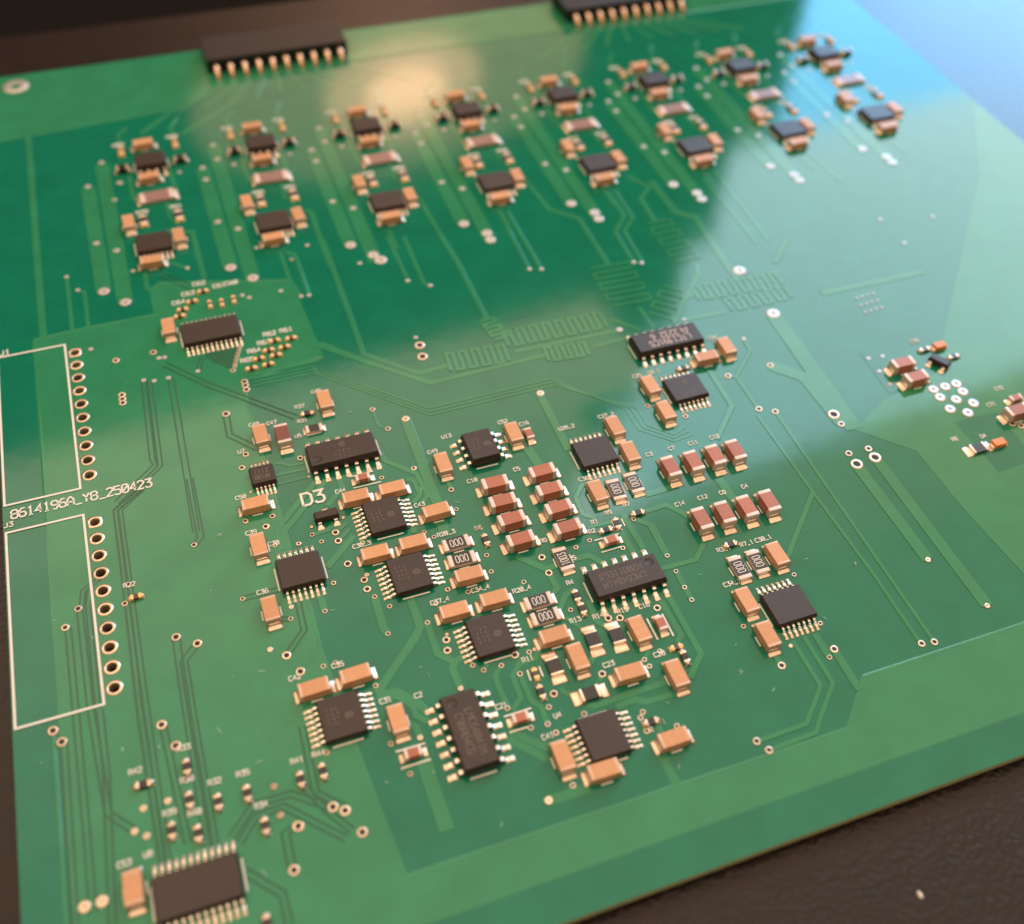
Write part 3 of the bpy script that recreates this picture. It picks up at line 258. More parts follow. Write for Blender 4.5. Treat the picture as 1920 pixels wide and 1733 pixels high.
VI = [(0.09, 16.88, 0.34, 'f'),(1.36, 13.35, 0.34, 'f'),(2.09, 0.06, 0.34, 'f'),(10.54, -4.51, 0.34, 'f'),(11.27, -4.59, 0.34, 'f'),(15.1, -8.64, 0.34, 'f'),(8.12, -8.21, 0.34, 'f'),(9.39, -8.74, 0.34, 'f'),(11.25, -8.76, 0.34, 'f'),(28.84, 4.46, 0.34, 'f'),(31.37, 2.38, 0.34, 'f'),(32.47, 2.26, 0.34, 'f'),(23.42, 5.13, 0.34, 'f'),(24.28, 4.32, 0.34, 'f'),(9.29, 15.38, 0.34, 'f'),(16.89, 13.7, 0.34, 'f'),(34.69, 13.81, 0.34, 'f'),(27.36, 15.51, 0.34, 'f'),(5.05, -3.23, 0.5, 'o'),(9.94, -3.11, 0.5, 'o'),(5.14, -10.1, 0.5, 'o'),(5.11, -10.88, 0.5, 'o'),(5.09, -11.61, 0.5, 'o'),(20.61, -12.55, 0.5, 'o'),(20.59, -13.24, 0.5, 'o'),(20.6, -14.08, 0.5, 'o'),(17.32, -17.67, 0.55, 'o'),(17.68, -27.43, 0.42, 'o'),(18.52, -25.39, 0.42, 'o'),(24.79, -28.08, 0.42, 'o'),(21.29, -5.51, 0.3, 'o'),(21.03, -6.13, 0.3, 'o'),(20.78, -6.74, 0.3, 'o'),(20.53, -7.34, 0.3, 'o'),(20.32, -7.96, 0.3, 'o'),(20.1, -8.57, 0.3, 'o'),(19.92, -9.13, 0.3, 'o'),(19.52, -9.92, 0.4, 'o'),(9.6, 38.77, 0.4, 'f'),(8.5, 34.22, 0.4, 'f'),(41.19, 7.24, 0.36, 'f'),(46.87, 1.16, 0.36, 'f'),(49.7, -0.9, 0.36, 'f'),(64.86, -1.67, 0.36, 'f'),(66.58, -2.21, 0.36, 'f'),(80.47, -4.88, 0.36, 'f'),(81.53, -5.36, 0.36, 'f'),(44.33, 7.08, 1.0, 'f'),(44.63, -12.76, 0.75, 'o'),(44.35, -15.06, 0.75, 'o'),(44.56, -11.07, 0.32, 'f'),(72.27, -18.23, 0.48, 'f'),(57.2, -26.61, 0.55, 'g'),(38.99, -25.62, 0.55, 'g'),(35.37, -22.69, 0.38, 'o'),(36.39, -26.65, 0.38, 'o'),(37.68, -34.09, 0.38, 'o'),(41.04, -38.81, 0.38, 'o'),(69.84, -33.17, 0.38, 'o'),(73.77, -36.49, 0.38, 'o'),(94.83, -11.46, 1.05, 'f'),(94.91, -21.77, 1.05, 'f'),(89.17, -31.3, 0.5, 'o'),(82.63, -31.4, 0.5, 'o'),(88.2, -25.38, 0.32, 'f'),(81.98, -19.07, 0.32, 'f'),(83.63, -38.28, 0.5, 'o'),(85.45, -39.36, 0.5, 'o'),(108.07, -42.34, 0.8, 'f'),(109.92, -42.38, 0.8, 'f'),(111.7, -42.39, 0.8, 'f'),(111.66, -43.95, 0.8, 'f'),(108.03, -43.92, 0.8, 'f'),(109.87, -44.96, 0.8, 'f'),(111.7, -46.25, 0.8, 'f'),(108.02, -46.21, 0.8, 'f'),(109.89, -47.53, 0.8, 'f'),(102.94, -34.31, 0.34, 'f'),(105.06, -34.52, 0.34, 'f'),(102.97, -37.0, 0.34, 'f'),(102.99, -39.62, 0.34, 'f'),(92.61, -42.23, 0.85, 'o'),(90.8, -50.76, 0.85, 'o'),(93.65, -50.52, 0.85, 'o'),(92.62, -44.07, 0.5, 'o'),(90.79, -48.88, 0.5, 'o'),(93.66, -48.96, 0.5, 'o'),(114.34, -51.03, 0.5, 'o'),(115.21, -51.74, 0.5, 'o'),(108.42, -22.53, 0.24, 'f'),(108.16, -24.09, 0.24, 'f'),(107.91, -25.64, 0.24, 'f'),(109.39, -22.46, 0.24, 'f'),(109.12, -24.04, 0.24, 'f'),(108.87, -25.59, 0.24, 'f'),(110.36, -22.4, 0.24, 'f'),(110.09, -23.98, 0.24, 'f'),(109.82, -25.53, 0.24, 'f'),(111.33, -22.34, 0.24, 'f'),(111.06, -23.92, 0.24, 'f'),(110.78, -25.47, 0.24, 'f'),(131.2, -8.62, 0.36, 'f'),(122.58, -6.75, 0.36, 'f'),(122.85, -13.19, 0.36, 'f'),(133.24, 20.14, 0.36, 'f'),(130.56, 22.98, 0.36, 'f'),(2.73, -40.66, 0.37, 'o'),(2.11, -43.14, 0.37, 'o'),(10.43, -37.44, 0.37, 'o'),(16.66, -35.86, 0.37, 'o'),(19.76, -36.07, 0.37, 'o'),(-2.75, -42.22, 0.46, 'o'),(-4.25, -44.25, 0.46, 'o'),(18.76, -37.39, 0.46, 'o'),(6.82, -49.22, 0.53, 'o'),(8.86, -50.74, 0.53, 'o'),(17.57, -55.22, 0.53, 'o'),(18.55, -57.6, 0.53, 'o'),(19.21, -40.43, 0.3, 'o'),(21.8, -41.04, 0.3, 'o'),(23.59, -40.28, 0.3, 'o'),(14.42, -46.6, 0.3, 'o'),(18.91, -50.85, 0.3, 'o'),(16.05, -53.95, 0.33, 'g'),(-6.24, -56.33, 0.55, 'o'),(-5.49, -57.86, 0.55, 'o'),(4.06, -59.13, 0.55, 'o'),(5.1, -61.89, 0.55, 'o'),(14.87, -73.86, 0.55, 'o'),(13.68, -77.82, 0.55, 'o'),(3.61, -67.39, 0.37, 'g'),(1.33, -67.39, 0.37, 'g'),(0.29, -69.39, 0.37, 'g'),(1.3, -70.19, 0.37, 'g'),(13.49, -69.24, 0.37, 'g'),(13.52, -72.27, 0.37, 'g'),(-4.68, -74.95, 0.59, 'g'),(-3.16, -74.97, 0.59, 'g'),(18.43, -73.09, 0.55, 'o'),(19.46, -73.82, 0.55, 'o'),(14.95, -73.9, 0.55, 'o'),(20.96, -57.75, 0.3, 'o'),(22.27, -57.75, 0.3, 'o'),(25.61, -61.75, 0.3, 'o'),(19.12, -67.43, 0.3, 'o'),(25.41, -68.56, 0.3, 'o'),(26.36, -72.27, 0.3, 'o'),(28.37, -68.87, 0.33, 'g'),(33.92, -64.9, 0.33, 'g'),(13.49, -69.24, 0.37, 'g'),(13.52, -72.27, 0.37, 'g'),(20.5, -76.4, 0.55, 'o'),(18.73, -37.37, 0.37, 'o'),(26.25, -40.79, 0.46, 'o'),(26.28, -42.08, 0.46, 'o'),(16.63, -35.83, 0.3, 'o'),(23.61, -40.24, 0.3, 'o'),(24.42, -41.59, 0.3, 'o'),(33.53, -34.34, 0.3, 'o'),(37.67, -34.06, 0.3, 'o'),(40.71, -41.91, 0.3, 'o'),(36.12, -44.01, 0.3, 'o'),(37.0, -45.04, 0.3, 'o'),(21.93, -41.06, 0.3, 'o'),(25.17, -31.4, 0.22, 'g'),(27.61, -38.91, 0.22, 'g'),(23.79, -39.11, 0.22, 'g'),(18.01, -31.6, 0.22, 'g'),(26.54, -45.62, 0.48, 'o'),(27.78, -48.38, 0.46, 'o'),(27.78, -49.69, 0.46, 'o'),(24.41, -47.71, 0.31, 'o'),(22.66, -51.06, 0.31, 'o'),(28.32, -50.93, 0.31, 'o'),(29.57, -52.7, 0.31, 'o'),(28.47, -56.06, 0.31, 'o'),(32.93, -56.05, 0.31, 'o'),(36.36, -52.59, 0.31, 'o'),(38.39, -53.64, 0.31, 'o'),(34.51, -53.97, 0.31, 'o'),(28.88, -43.23, 0.31, 'o'),(19.28, -49.34, 0.3, 'g'),(28.22, -47.78, 0.3, 'g'),(34.24, -58.81, 0.46, 'o'),(33.96, -60.1, 0.46, 'o'),(40.66, -62.93, 0.46, 'o'),(47.95, -51.78, 0.46, 'o'),(47.93, -54.08, 0.46, 'o'),(57.73, -62.35, 0.46, 'o'),(52.01, -61.85, 0.46, 'o'),(53.25, -62.23, 0.46, 'o'),(48.66, -68.06, 0.46, 'o'),(42.95, -68.6, 0.46, 'o'),(36.29, -52.6, 0.31, 'o'),(41.75, -51.82, 0.31, 'o'),(42.0, -49.49, 0.31, 'o'),(44.8, -54.35, 0.31, 'o'),(52.23, -51.69, 0.31, 'o'),(54.13, -51.26, 0.31, 'o'),(57.41, -53.52, 0.31, 'o'),(48.44, -59.51, 0.31, 'o'),(38.41, -53.65, 0.31, 'o'),(38.85, -63.69, 0.31, 'o'),(40.4, -65.24, 0.31, 'o'),(42.22, -63.09, 0.31, 'o'),(36.88, -63.61, 0.31, 'o'),(53.63, -67.92, 0.31, 'o'),(53.82, -68.82, 0.31, 'o'),(55.66, -67.48, 0.31, 'o'),(61.9, -58.47, 0.31, 'o'),(61.87, -60.8, 0.31, 'o'),(61.88, -62.61, 0.31, 'o'),(61.89, -56.16, 0.31, 'o'),(60.38, -49.99, 0.31, 'o'),(35.99, -62.68, 0.31, 'o'),(34.5, -58.16, 0.22, 'g'),(42.86, -62.95, 0.22, 'g'),(74.65, -63.24, 0.31, 'o'),(65.8, -67.57, 0.31, 'o'),(74.12, -69.96, 0.31, 'o'),(72.83, -74.07, 0.31, 'o'),(73.86, -73.33, 0.48, 'o'),(67.38, -73.3, 0.48, 'o'),(69.54, -71.45, 0.26, 'g'),(40.39, -65.25, 0.33, 'o'),(41.9, -69.88, 0.33, 'o'),(41.11, -71.63, 0.33, 'o'),(41.58, -72.78, 0.33, 'o'),(39.32, -71.44, 0.33, 'o'),(37.78, -68.6, 0.33, 'o'),(50.93, -73.52, 0.33, 'o'),(50.44, -74.03, 0.33, 'o'),(50.42, -75.58, 0.33, 'o'),(53.59, -76.09, 0.33, 'o'),(41.11, -78.54, 0.33, 'o'),(45.08, -71.76, 0.33, 'o'),(38.32, -79.2, 0.44, 'g'),(60.6, -80.23, 0.44, 'o'),(61.32, -81.5, 0.44, 'o'),(83.41, -75.81, 0.44, 'o'),(84.88, -76.09, 0.44, 'o'),(90.72, -66.36, 0.37, 'g'),(93.42, -73.97, 0.37, 'g'),(31.77, 11.17, 0.3, 'o'),(4.85, 39.1, 0.5, 'f'),(7.5, 45.4, 0.5, 'f'),(4.85, 23.7, 0.5, 'f'),(7.5, 21.0, 0.5, 'f'),(4.85, 11.95, 0.85, 'f'),(7.5, 8.6, 0.85, 'f'),(9.85, 38.6, 0.42, 'f'),(19.15, 38.9, 0.35, 'f'),(22.88, 39.1, 0.5, 'f'),(22.88, 35.6, 0.5, 'f'),(25.53, 45.4, 0.5, 'f'),(25.53, 40.9, 0.5, 'f'),(22.88, 23.7, 0.5, 'f'),(25.53, 21.0, 0.5, 'f'),(22.88, 11.95, 0.85, 'f'),(25.53, 8.6, 0.85, 'f'),(27.88, 38.6, 0.42, 'f'),(37.18, 38.9, 0.35, 'f'),(40.91, 39.1, 0.5, 'f'),(40.91, 35.6, 0.5, 'f'),(43.56, 45.4, 0.5, 'f'),(43.56, 40.9, 0.5, 'f'),(40.91, 23.7, 0.5, 'f'),(43.56, 21.0, 0.5, 'f'),(40.91, 11.95, 0.85, 'f'),(43.56, 8.6, 0.85, 'f'),(45.91, 38.6, 0.42, 'f'),(55.21, 38.9, 0.35, 'f'),(58.94, 39.1, 0.5, 'f'),(58.94, 35.6, 0.5, 'f'),(61.59, 45.4, 0.5, 'f'),(61.59, 40.9, 0.5, 'f'),(58.94, 23.7, 0.5, 'f'),(61.59, 21.0, 0.5, 'f'),(58.94, 11.95, 0.85, 'f'),(61.59, 8.6, 0.85, 'f'),(61.59, 6.85, 0.85, 'f'),(63.94, 38.6, 0.42, 'f'),(73.24, 38.9, 0.35, 'f'),(76.97, 39.1, 0.5, 'f'),(76.97, 35.6, 0.5, 'f'),(79.62, 45.4, 0.5, 'f'),(79.62, 40.9, 0.5, 'f'),(76.97, 23.7, 0.5, 'f'),(79.62, 21.0, 0.5, 'f'),(76.97, 11.95, 0.85, 'f'),(79.62, 8.6, 0.85, 'f'),(79.62, 6.85, 0.85, 'f'),(81.97, 38.6, 0.42, 'f'),(91.27, 38.9, 0.35, 'f'),(95.0, 39.1, 0.5, 'f'),(95.0, 35.6, 0.5, 'f'),(97.65, 45.4, 0.5, 'f'),(97.65, 40.9, 0.5, 'f'),(95.0, 23.7, 0.5, 'f'),(97.65, 21.0, 0.5, 'f'),(95.0, 11.95, 0.85, 'f'),(97.65, 8.6, 0.85, 'f'),(97.65, 6.85, 0.85, 'f'),(100.0, 38.6, 0.42, 'f'),(109.3, 38.9, 0.35, 'f'),(113.03, 39.1, 0.5, 'f'),(113.03, 35.6, 0.5, 'f'),(115.68, 45.4, 0.5, 'f'),(115.68, 40.9, 0.5, 'f'),(113.03, 23.7, 0.5, 'f'),(115.68, 21.0, 0.5, 'f'),(113.03, 11.95, 0.85, 'f'),(115.68, 8.6, 0.85, 'f'),(115.68, 6.85, 0.85, 'f'),(118.03, 38.6, 0.42, 'f'),(127.33, 38.9, 0.35, 'f'),(131.06, 39.1, 0.5, 'f'),(131.06, 35.6, 0.5, 'f'),(133.71, 45.4, 0.5, 'f'),(133.71, 40.9, 0.5, 'f'),(131.06, 23.7, 0.5, 'f'),(133.71, 21.0, 0.5, 'f'),(131.06, 11.95, 0.85, 'f'),(133.71, 8.6, 0.85, 'f'),(133.71, 6.85, 0.85, 'f'),(136.06, 38.6, 0.42, 'f'),(145.36, 38.9, 0.35, 'f')]
for x, y, r, k in VI: bob('via', via_mesh(r, k), (x, y, 0))
def ring_mesh(r, hr, sq=False, n=20, m='gold'):
    g = G()
    def pt(i, q):
        a = 2 * math.pi * i / n; c, s = math.cos(a), math.sin(a)
        if sq and q > hr * 1.15: m = max(abs(c), abs(s)) ** .8; c, s = c / m * .95, s / m * .95
        return c * q, s * q
    prof = [(r, 0), (r * .97, .1), (hr * 1.12, .11), (hr * 1.0, .09), (hr * .94, -.2), (hr * .93, -1.07)]
    g.rings([[(*pt(i, q), z) for i in range(n)] for q, z in prof], 0, False, False)
    return g.mesh('pad', [m], True)
pr, ps = ring_mesh(.92, .58), ring_mesh(.92, .58, True)
for i, (x, y) in enumerate(JH): bob('header_pad', ps if i in (0, 10) else pr, (x, y, 0))
bob('mounting_pad', ring_mesh(2.25, .95, n=28, m='tin'), (-4.6, 74.3) + (0,))
# silkscreen
for t in [(0.16, [(26.31, -24.66),(28.25, -24.61)]),(0.16, [(29.8, -33.02),(32.78, -33.0)]),(0.16, [(29.86, -34.9),(33.32, -34.95)]),(0.16, [(54.65, -51.48),(57.78, -51.44)]),(0.16, [(54.77, -53.32),(57.34, -53.27)]),(0.16, [(57.7, -49.34),(57.72, -50.55)]),(0.16, [(58.98, -49.43),(58.94, -50.63)]),(0.18, [(56.03, -63.28),(56.06, -66.14)]),(0.18, [(57.92, -63.24),(57.9, -66.25)]),(0.18, [(41.28, -65.09),(41.2, -66.38)]),(0.18, [(42.62, -65.1),(42.6, -66.33)]),(0.18, [(25.63, -69.58),(28.65, -69.62)]),(0.18, [(25.66, -71.45),(28.69, -71.44)]),(0.18, [(37.15, -69.43),(40.13, -69.4)]),(0.18, [(37.11, -71.26),(39.06, -71.27)])]:
    vs, fs = strip(t[1], t[0], .05, .105, 0); g = G(); g.add(vs, fs); bob('silkscreen_line', g.mesh('silkscreen_line', ['silk']))
for q in ([(-9.75, 2.0), (-1.15, 2.0), (-1.15, -24.75), (-9.75, -24.75)], [(-9.75, -29.0), (-1.15, -29.0), (-1.15, -54.95), (-9.75, -54.95)]):
    g = G()
    for k in range(4):
        a, b = Vector(q[k]), Vector(q[(k + 1) % 4]); d = (b - a).normalized() * .13
        vs, fs = strip([a - d, b - d * 1.05], .27, .05, .106 + .0006 * k, 0); g.add(vs, fs)
    bob('silkscreen_outline', g.mesh('silkscreen_outline', ['silk']))
for x, y, h, t, rot in [(-9.08, -27.06, 1.3, '8614196A_Y8_250423', 0),(23.58, -35.74, 1.85, 'D3', 0),(-9.94, -28.18, 0.7, 'J3', 0),(-9.48, 2.32, 0.9, 'J1', 0),(28.59, -17.5, 0.55, 'C45', 0),(25.95, -19.58, 0.55, 'R37', 0),(25.76, -22.2, 0.55, 'R31', 0),(24.9, -24.63, 0.55, 'U5', 0),(19.79, -20.94, 0.55, 'C48', 0),(21.97, -21.35, 0.55, 'C47', 0),(17.67, -25.05, 0.55, 'U7', 0),(16.13, -32.34, 0.55, 'C50', 0),(16.34, -38.02, 0.55, 'C39', 0),(27.67, -35.1, 0.55, 'C44', 0),(36.13, -40.15, 0.55, 'C43', 0),(42.47, -30.51, 0.55, 'U13', 0),(40.06, -32.45, 0.55, 'C49', 0),(43.29, -38.53, 0.55, 'C10', 0),(37.44, -45.25, 0.55, 'R20_3', 0),(27.67, -43.8, 0.55, 'C38_3', 0),(18.51, -40.39, 0.55, 'C30', 0),(50.13, -30.31, 0.55, 'C52', 0),(52.61, -31.45, 0.55, 'C16', 0),(49.34, -38.48, 0.55, 'C5', 0),(57.17, -33.78, 0.55, 'U28_2', 0),(62.85, -33.4, 0.55, 'C27_2', 0),(56.42, -42.54, 0.55, 'C36', 0),(66.06, -41.37, 0.55, 'C3', 0),(69.17, -41.33, 0.55, 'C7', 0),(41.97, -45.74, 0.55, 'R6', 0),(48.56, -49.85, 0.55, 'R8', 0),(57.48, -48.38, 0.55, 'R9', 0),(60.03, -47.94, 0.55, 'R7', 0),(55.35, -49.16, 0.55, 'R1', 0),(54.5, -50.36, 0.55, 'R2', 0),(50.87, -53.28, 0.55, 'R5', 0),(72.0, -41.34, 0.55, 'C11', 0),(75.05, -41.25, 0.55, 'C13', 0),(66.05, -49.87, 0.55, 'C14', 0),(69.13, -49.81, 0.55, 'C12', 0),(72.02, -49.89, 0.55, 'C8', 0),(75.09, -49.86, 0.55, 'C4', 0),(67.77, -57.65, 0.55, 'R3_1', 0),(72.69, -57.79, 0.55, 'C30_1', 0),(70.71, -57.78, 0.55, 'R7_1', 0),(66.24, -62.28, 0.55, 'C34_1', 0),(16.07, -46.64, 0.55, 'C36', 0),(17.24, -58.41, 0.55, 'C42', 0),(21.83, -58.36, 0.55, 'C35', 0),(29.12, -64.52, 0.55, 'C2', 0),(33.99, -54.08, 0.55, 'C37_4', 0),(38.8, -53.94, 0.55, 'C34_4', 0),(43.18, -55.5, 0.55, 'R20_4', 0),(41.93, -45.69, 0.55, 'R6', 0),(49.34, -56.36, 0.55, 'R4', 0),(47.84, -61.19, 0.55, 'R13', 0),(50.44, -61.5, 0.55, 'R14', 0),(55.83, -61.87, 0.55, 'C18', 0),(53.29, -61.69, 0.55, 'R15', 0),(41.18, -64.09, 0.55, 'R11', 0),(49.16, -67.48, 0.55, 'C23', 0),(54.84, -68.06, 0.55, 'C20', 0),(25.53, -64.01, 0.55, 'C31', 0),(17.72, -67.55, 0.55, 'R44', 0),(15.56, -67.58, 0.55, 'R41', 0),(36.67, -68.44, 0.55, 'C21', 0),(42.03, -71.3, 0.55, 'U4', 0),(40.04, -73.14, 0.55, 'C41', 0),(50.75, -75.89, 0.55, 'R', 0),(0.43, -63.61, 0.55, 'R42', 0),(5.22, -62.64, 0.55, 'R33', 0),(5.05, -66.08, 0.55, 'R38', 0),(7.55, -67.16, 0.55, 'R32', 0),(10.29, -67.2, 0.55, 'R35', 0),(11.37, -70.96, 0.55, 'R34', 0),(3.04, -68.9, 0.55, 'R39', 0),(5.27, -69.67, 0.55, 'R40', 0),(-1.53, -72.45, 0.55, 'C53', 0),(0.85, -72.26, 0.55, 'U8', 0),(17.06, 9.24, 0.78, 'C62', 0),(15.27, 7.42, 0.78, 'C63', 0),(13.74, 5.87, 0.78, 'C64', 0),(19.75, 7.9, 0.78, 'C61', 0),(21.52, 8.0, 0.78, 'C60', 0),(27.0, -4.51, 0.78, 'R61', 0),(24.69, -4.59, 0.78, 'R62', 0),(23.63, -6.12, 0.78, 'R63', 0),(22.06, -7.34, 0.78, 'R64', 0),(20.83, -8.9, 0.78, 'R65', 0),(70.18, -27.88, 0.55, 'C25', 0),(72.46, -27.82, 0.55, 'U2_1', 0),(83.46, -24.06, 0.55, 'C24', 0),(2.24, -41.04, 0.55, 'R_2', 0),(110.54, -33.52, 0.55, 'C70', 0),(104.87, -51.27, 0.55, 'R8', 0),(116.14, -45.22, 0.55, 'C72', 0),(113.21, -47.46, 0.55, 'C71', 0),(108.81, -52.0, 0.55, 'D4', 0)]:
    adv = .98 if h > 1.2 else .86
    if t == 'D3': adv = .86
    if len(t) > 8: adv = .745; tw = .56
    else: tw = .62
    g, _ = text(t, h, adv, h * (.16 if h > 1.2 else .18), .05, .108, tw=tw)
    bob('silkscreen_text', g.mesh('silkscreen_text', ['silk']), (x, y, 0), rot)
# lint and solder specks stuck to the mask
g = G()
for x, y in [(13.47, -36.93),(11.26, -44.4),(-1.61, -46.44),(-5.24, -43.01),(14.7, -56.3),(11.8, -55.95),(0.06, -60.74),(-7.51, -59.55),(9.42, -61.64),(3.52, -61.48),(64.34, -59.85),(82.25, -64.14),(63.89, -69.41),(62.82, -72.56),(65.11, -75.57),(74.94, -69.55),(31.15, -62.15),(30.67, -61.19),(23.94, -72.41),(33.19, -79.97),(28.57, -72.78),(62.88, -72.55),(51.85, -80.14),(52.49, -75.18),(53.81, -73.37),(46.62, -61.53),(37.56, -37.62),(32.59, -22.34),(13.42, -36.93),(41.18, -40.98),(23.49, -51.24),(13.43, -36.9),(31.15, -62.21),(14.73, -56.29),(0.02, -60.75),(12.64, -66.25),(11.0, -77.16),(64.34, -59.83),(82.25, -64.14),(77.18, -61.72)]:
    a = random.random() * 3.14; l = random.uniform(.1, .4); dx, dy = math.cos(a) * l, math.sin(a) * l
    vs, fs = strip([(x - dx, y - dy), (x + dy * .2, y), (x + dx, y + dy)], .06, .04, .1, .01); g.add(vs, fs)
for i in range(420):
    x, y = random.uniform(-8, 95), random.uniform(-86, 5); s = random.uniform(.02, .05)
    g.dome(x, y, .03, s, s, s, 0, 5, 2)
o = bob('dust', g.mesh('dust', ['lint'])); o['kind'] = 'stuff'
# ------------------------------------------------------------------ parts on the board
CH = {}
def body_mesh(key, L, Wd, H, z0, dim):
    if key in CH: return CH[key]
    g = G(); zm = z0 + (H - z0) * .45; t = (H - zm) * .2
    def rc(a, b, z, r=.12):
        p = []
        for sx, sy, st in ((1, 1, 0), (-1, 1, 1), (-1, -1, 2), (1, -1, 3)):
            for k in range(3):
                an = (st + k / 2) * math.pi / 2; p.append((sx * (a / 2 - r) + r * math.cos(an), sy * (b / 2 - r) + r * math.sin(an), z))
        return p
    g.rings([rc(L - .25, Wd - .25, z0), rc(L, Wd, zm - .04), rc(L, Wd, zm + .04), rc(L - 2 * t - .06, Wd - 2 * t - .06, H - .05), rc(L - 2 * t - .14, Wd - 2 * t - .14, H)])
    me = g.mesh('body', ['epoxy'])
    if dim == 1:                            # pressed-in round dimple by pin one
        b = G(); dx, dy = -L / 2 + 1.15, -Wd / 2 + 1.15
        rows = [[(dx + r * math.cos(2 * math.pi * i / 20), dy + r * math.sin(2 * math.pi * i / 20), z) for i in range(20)] for r, z in ((.0001, H - .12), (.3, H - .11), (.46, H - .06), (.55, H + .03))]
        b.rings(rows)
        a = bpy.data.objects.new('drill', me); c = bpy.data.objects.new('drill_cutter', b.mesh('drill', ['epoxy'])); COL.objects.link(a); COL.objects.link(c)
        md = a.modifiers.new('b', 'BOOLEAN'); md.object = c; md.solver = 'EXACT'; bpy.context.view_layer.update()
        me = bpy.data.meshes.new_from_object(a.evaluated_get(bpy.context.evaluated_depsgraph_get())); bpy.data.objects.remove(a); bpy.data.objects.remove(c)
    CH[key] = me; return me
def leg_mesh(key, w, reach, zl, padw, pado):
    if key in CH: return CH[key]
    g = G(); th = .17 if w > .3 else .13; c = zl
    top = [(-.15, c), (reach * .22, c), (reach * .36, c - .06), (reach * .44, c - .2), (reach * .52, th + .16), (reach * .62, th + .08), (reach * .74, th + .06), (reach, th + .05)]
    bot = []
    for i, p in enumerate(top):
        a = Vector(top[max(0, i - 1)]); b = Vector(top[min(len(top) - 1, i + 1)]); d = (b - a).normalized(); bot.append((p[0] + d.y * th, p[1] - d.x * th))
    n = len(top); vs = []
    for s in (-1, 1):
        vs += [(s * w / 2, x, z) for x, z in top] + [(s * w / 2, x, z) for x, z in bot]
    fs = []
    for i in range(n - 1):
        fs += [(i, i + 1, 2 * n + i + 1, 2 * n + i), (n + i + 1, n + i, 3 * n + i, 3 * n + i + 1), (i + 1, i, n + i, n + i + 1), (2 * n + i, 2 * n + i + 1, 3 * n + i + 1, 3 * n + i)]
    fs += [(n - 1, 2 * n - 1, 4 * n - 1, 3 * n - 1)]
    g.add(vs, fs, 0)
    p0, p1 = reach * .48, reach + pado       # solder on the pad, humped round the toe
    rows = []
    for y, z, ww in ((p0, .06, .92), (p0 + .05, .12, 1), (reach * .8, .15, 1), (reach - .02, .2, .94), (reach + pado * .35, .15, .98), (reach + pado * .75, .1, 1), (p1, .06, .9)):
        h = padw / 2 * ww
        rows.append([(-h, y, .02), (-h, y, z * .7), (-h * .6, y, z), (h * .6, y, z), (h, y, z * .7), (h, y, .02)])
    g.rings(rows, 1)
    CH[key] = g.mesh('leg', ['lead', 'gold'], False); return CH[key]
PK = dict(soic14=(8.65, 3.9, 1.5, 7, 1.27, .42, 1.12, .62, .45), soic16=(9.9, 3.9, 1.5, 8, 1.27, .42, 1.12, .62, .3), soic8=(4.9, 3.9, 1.5, 4, 1.27, .42, 1.12, .6, .4),
          tssop14=(5.0, 4.4, 1.0, 7, .65, .24, 1.0, .36, .4), tssop16=(5.1, 4.4, 1.1, 8, .65, .24, 1.0, .36, .35), tssop24=(7.8, 4.4, 1.05, 12, .65, .24, 1.0, .36, .4), msop10=(3.0, 3.0, .95, 5, .5, .22, .95, .3, .4), soicb=(4.9, 3.9, 1.45, 4, 1.27, .42, 1.1, .65, .4))
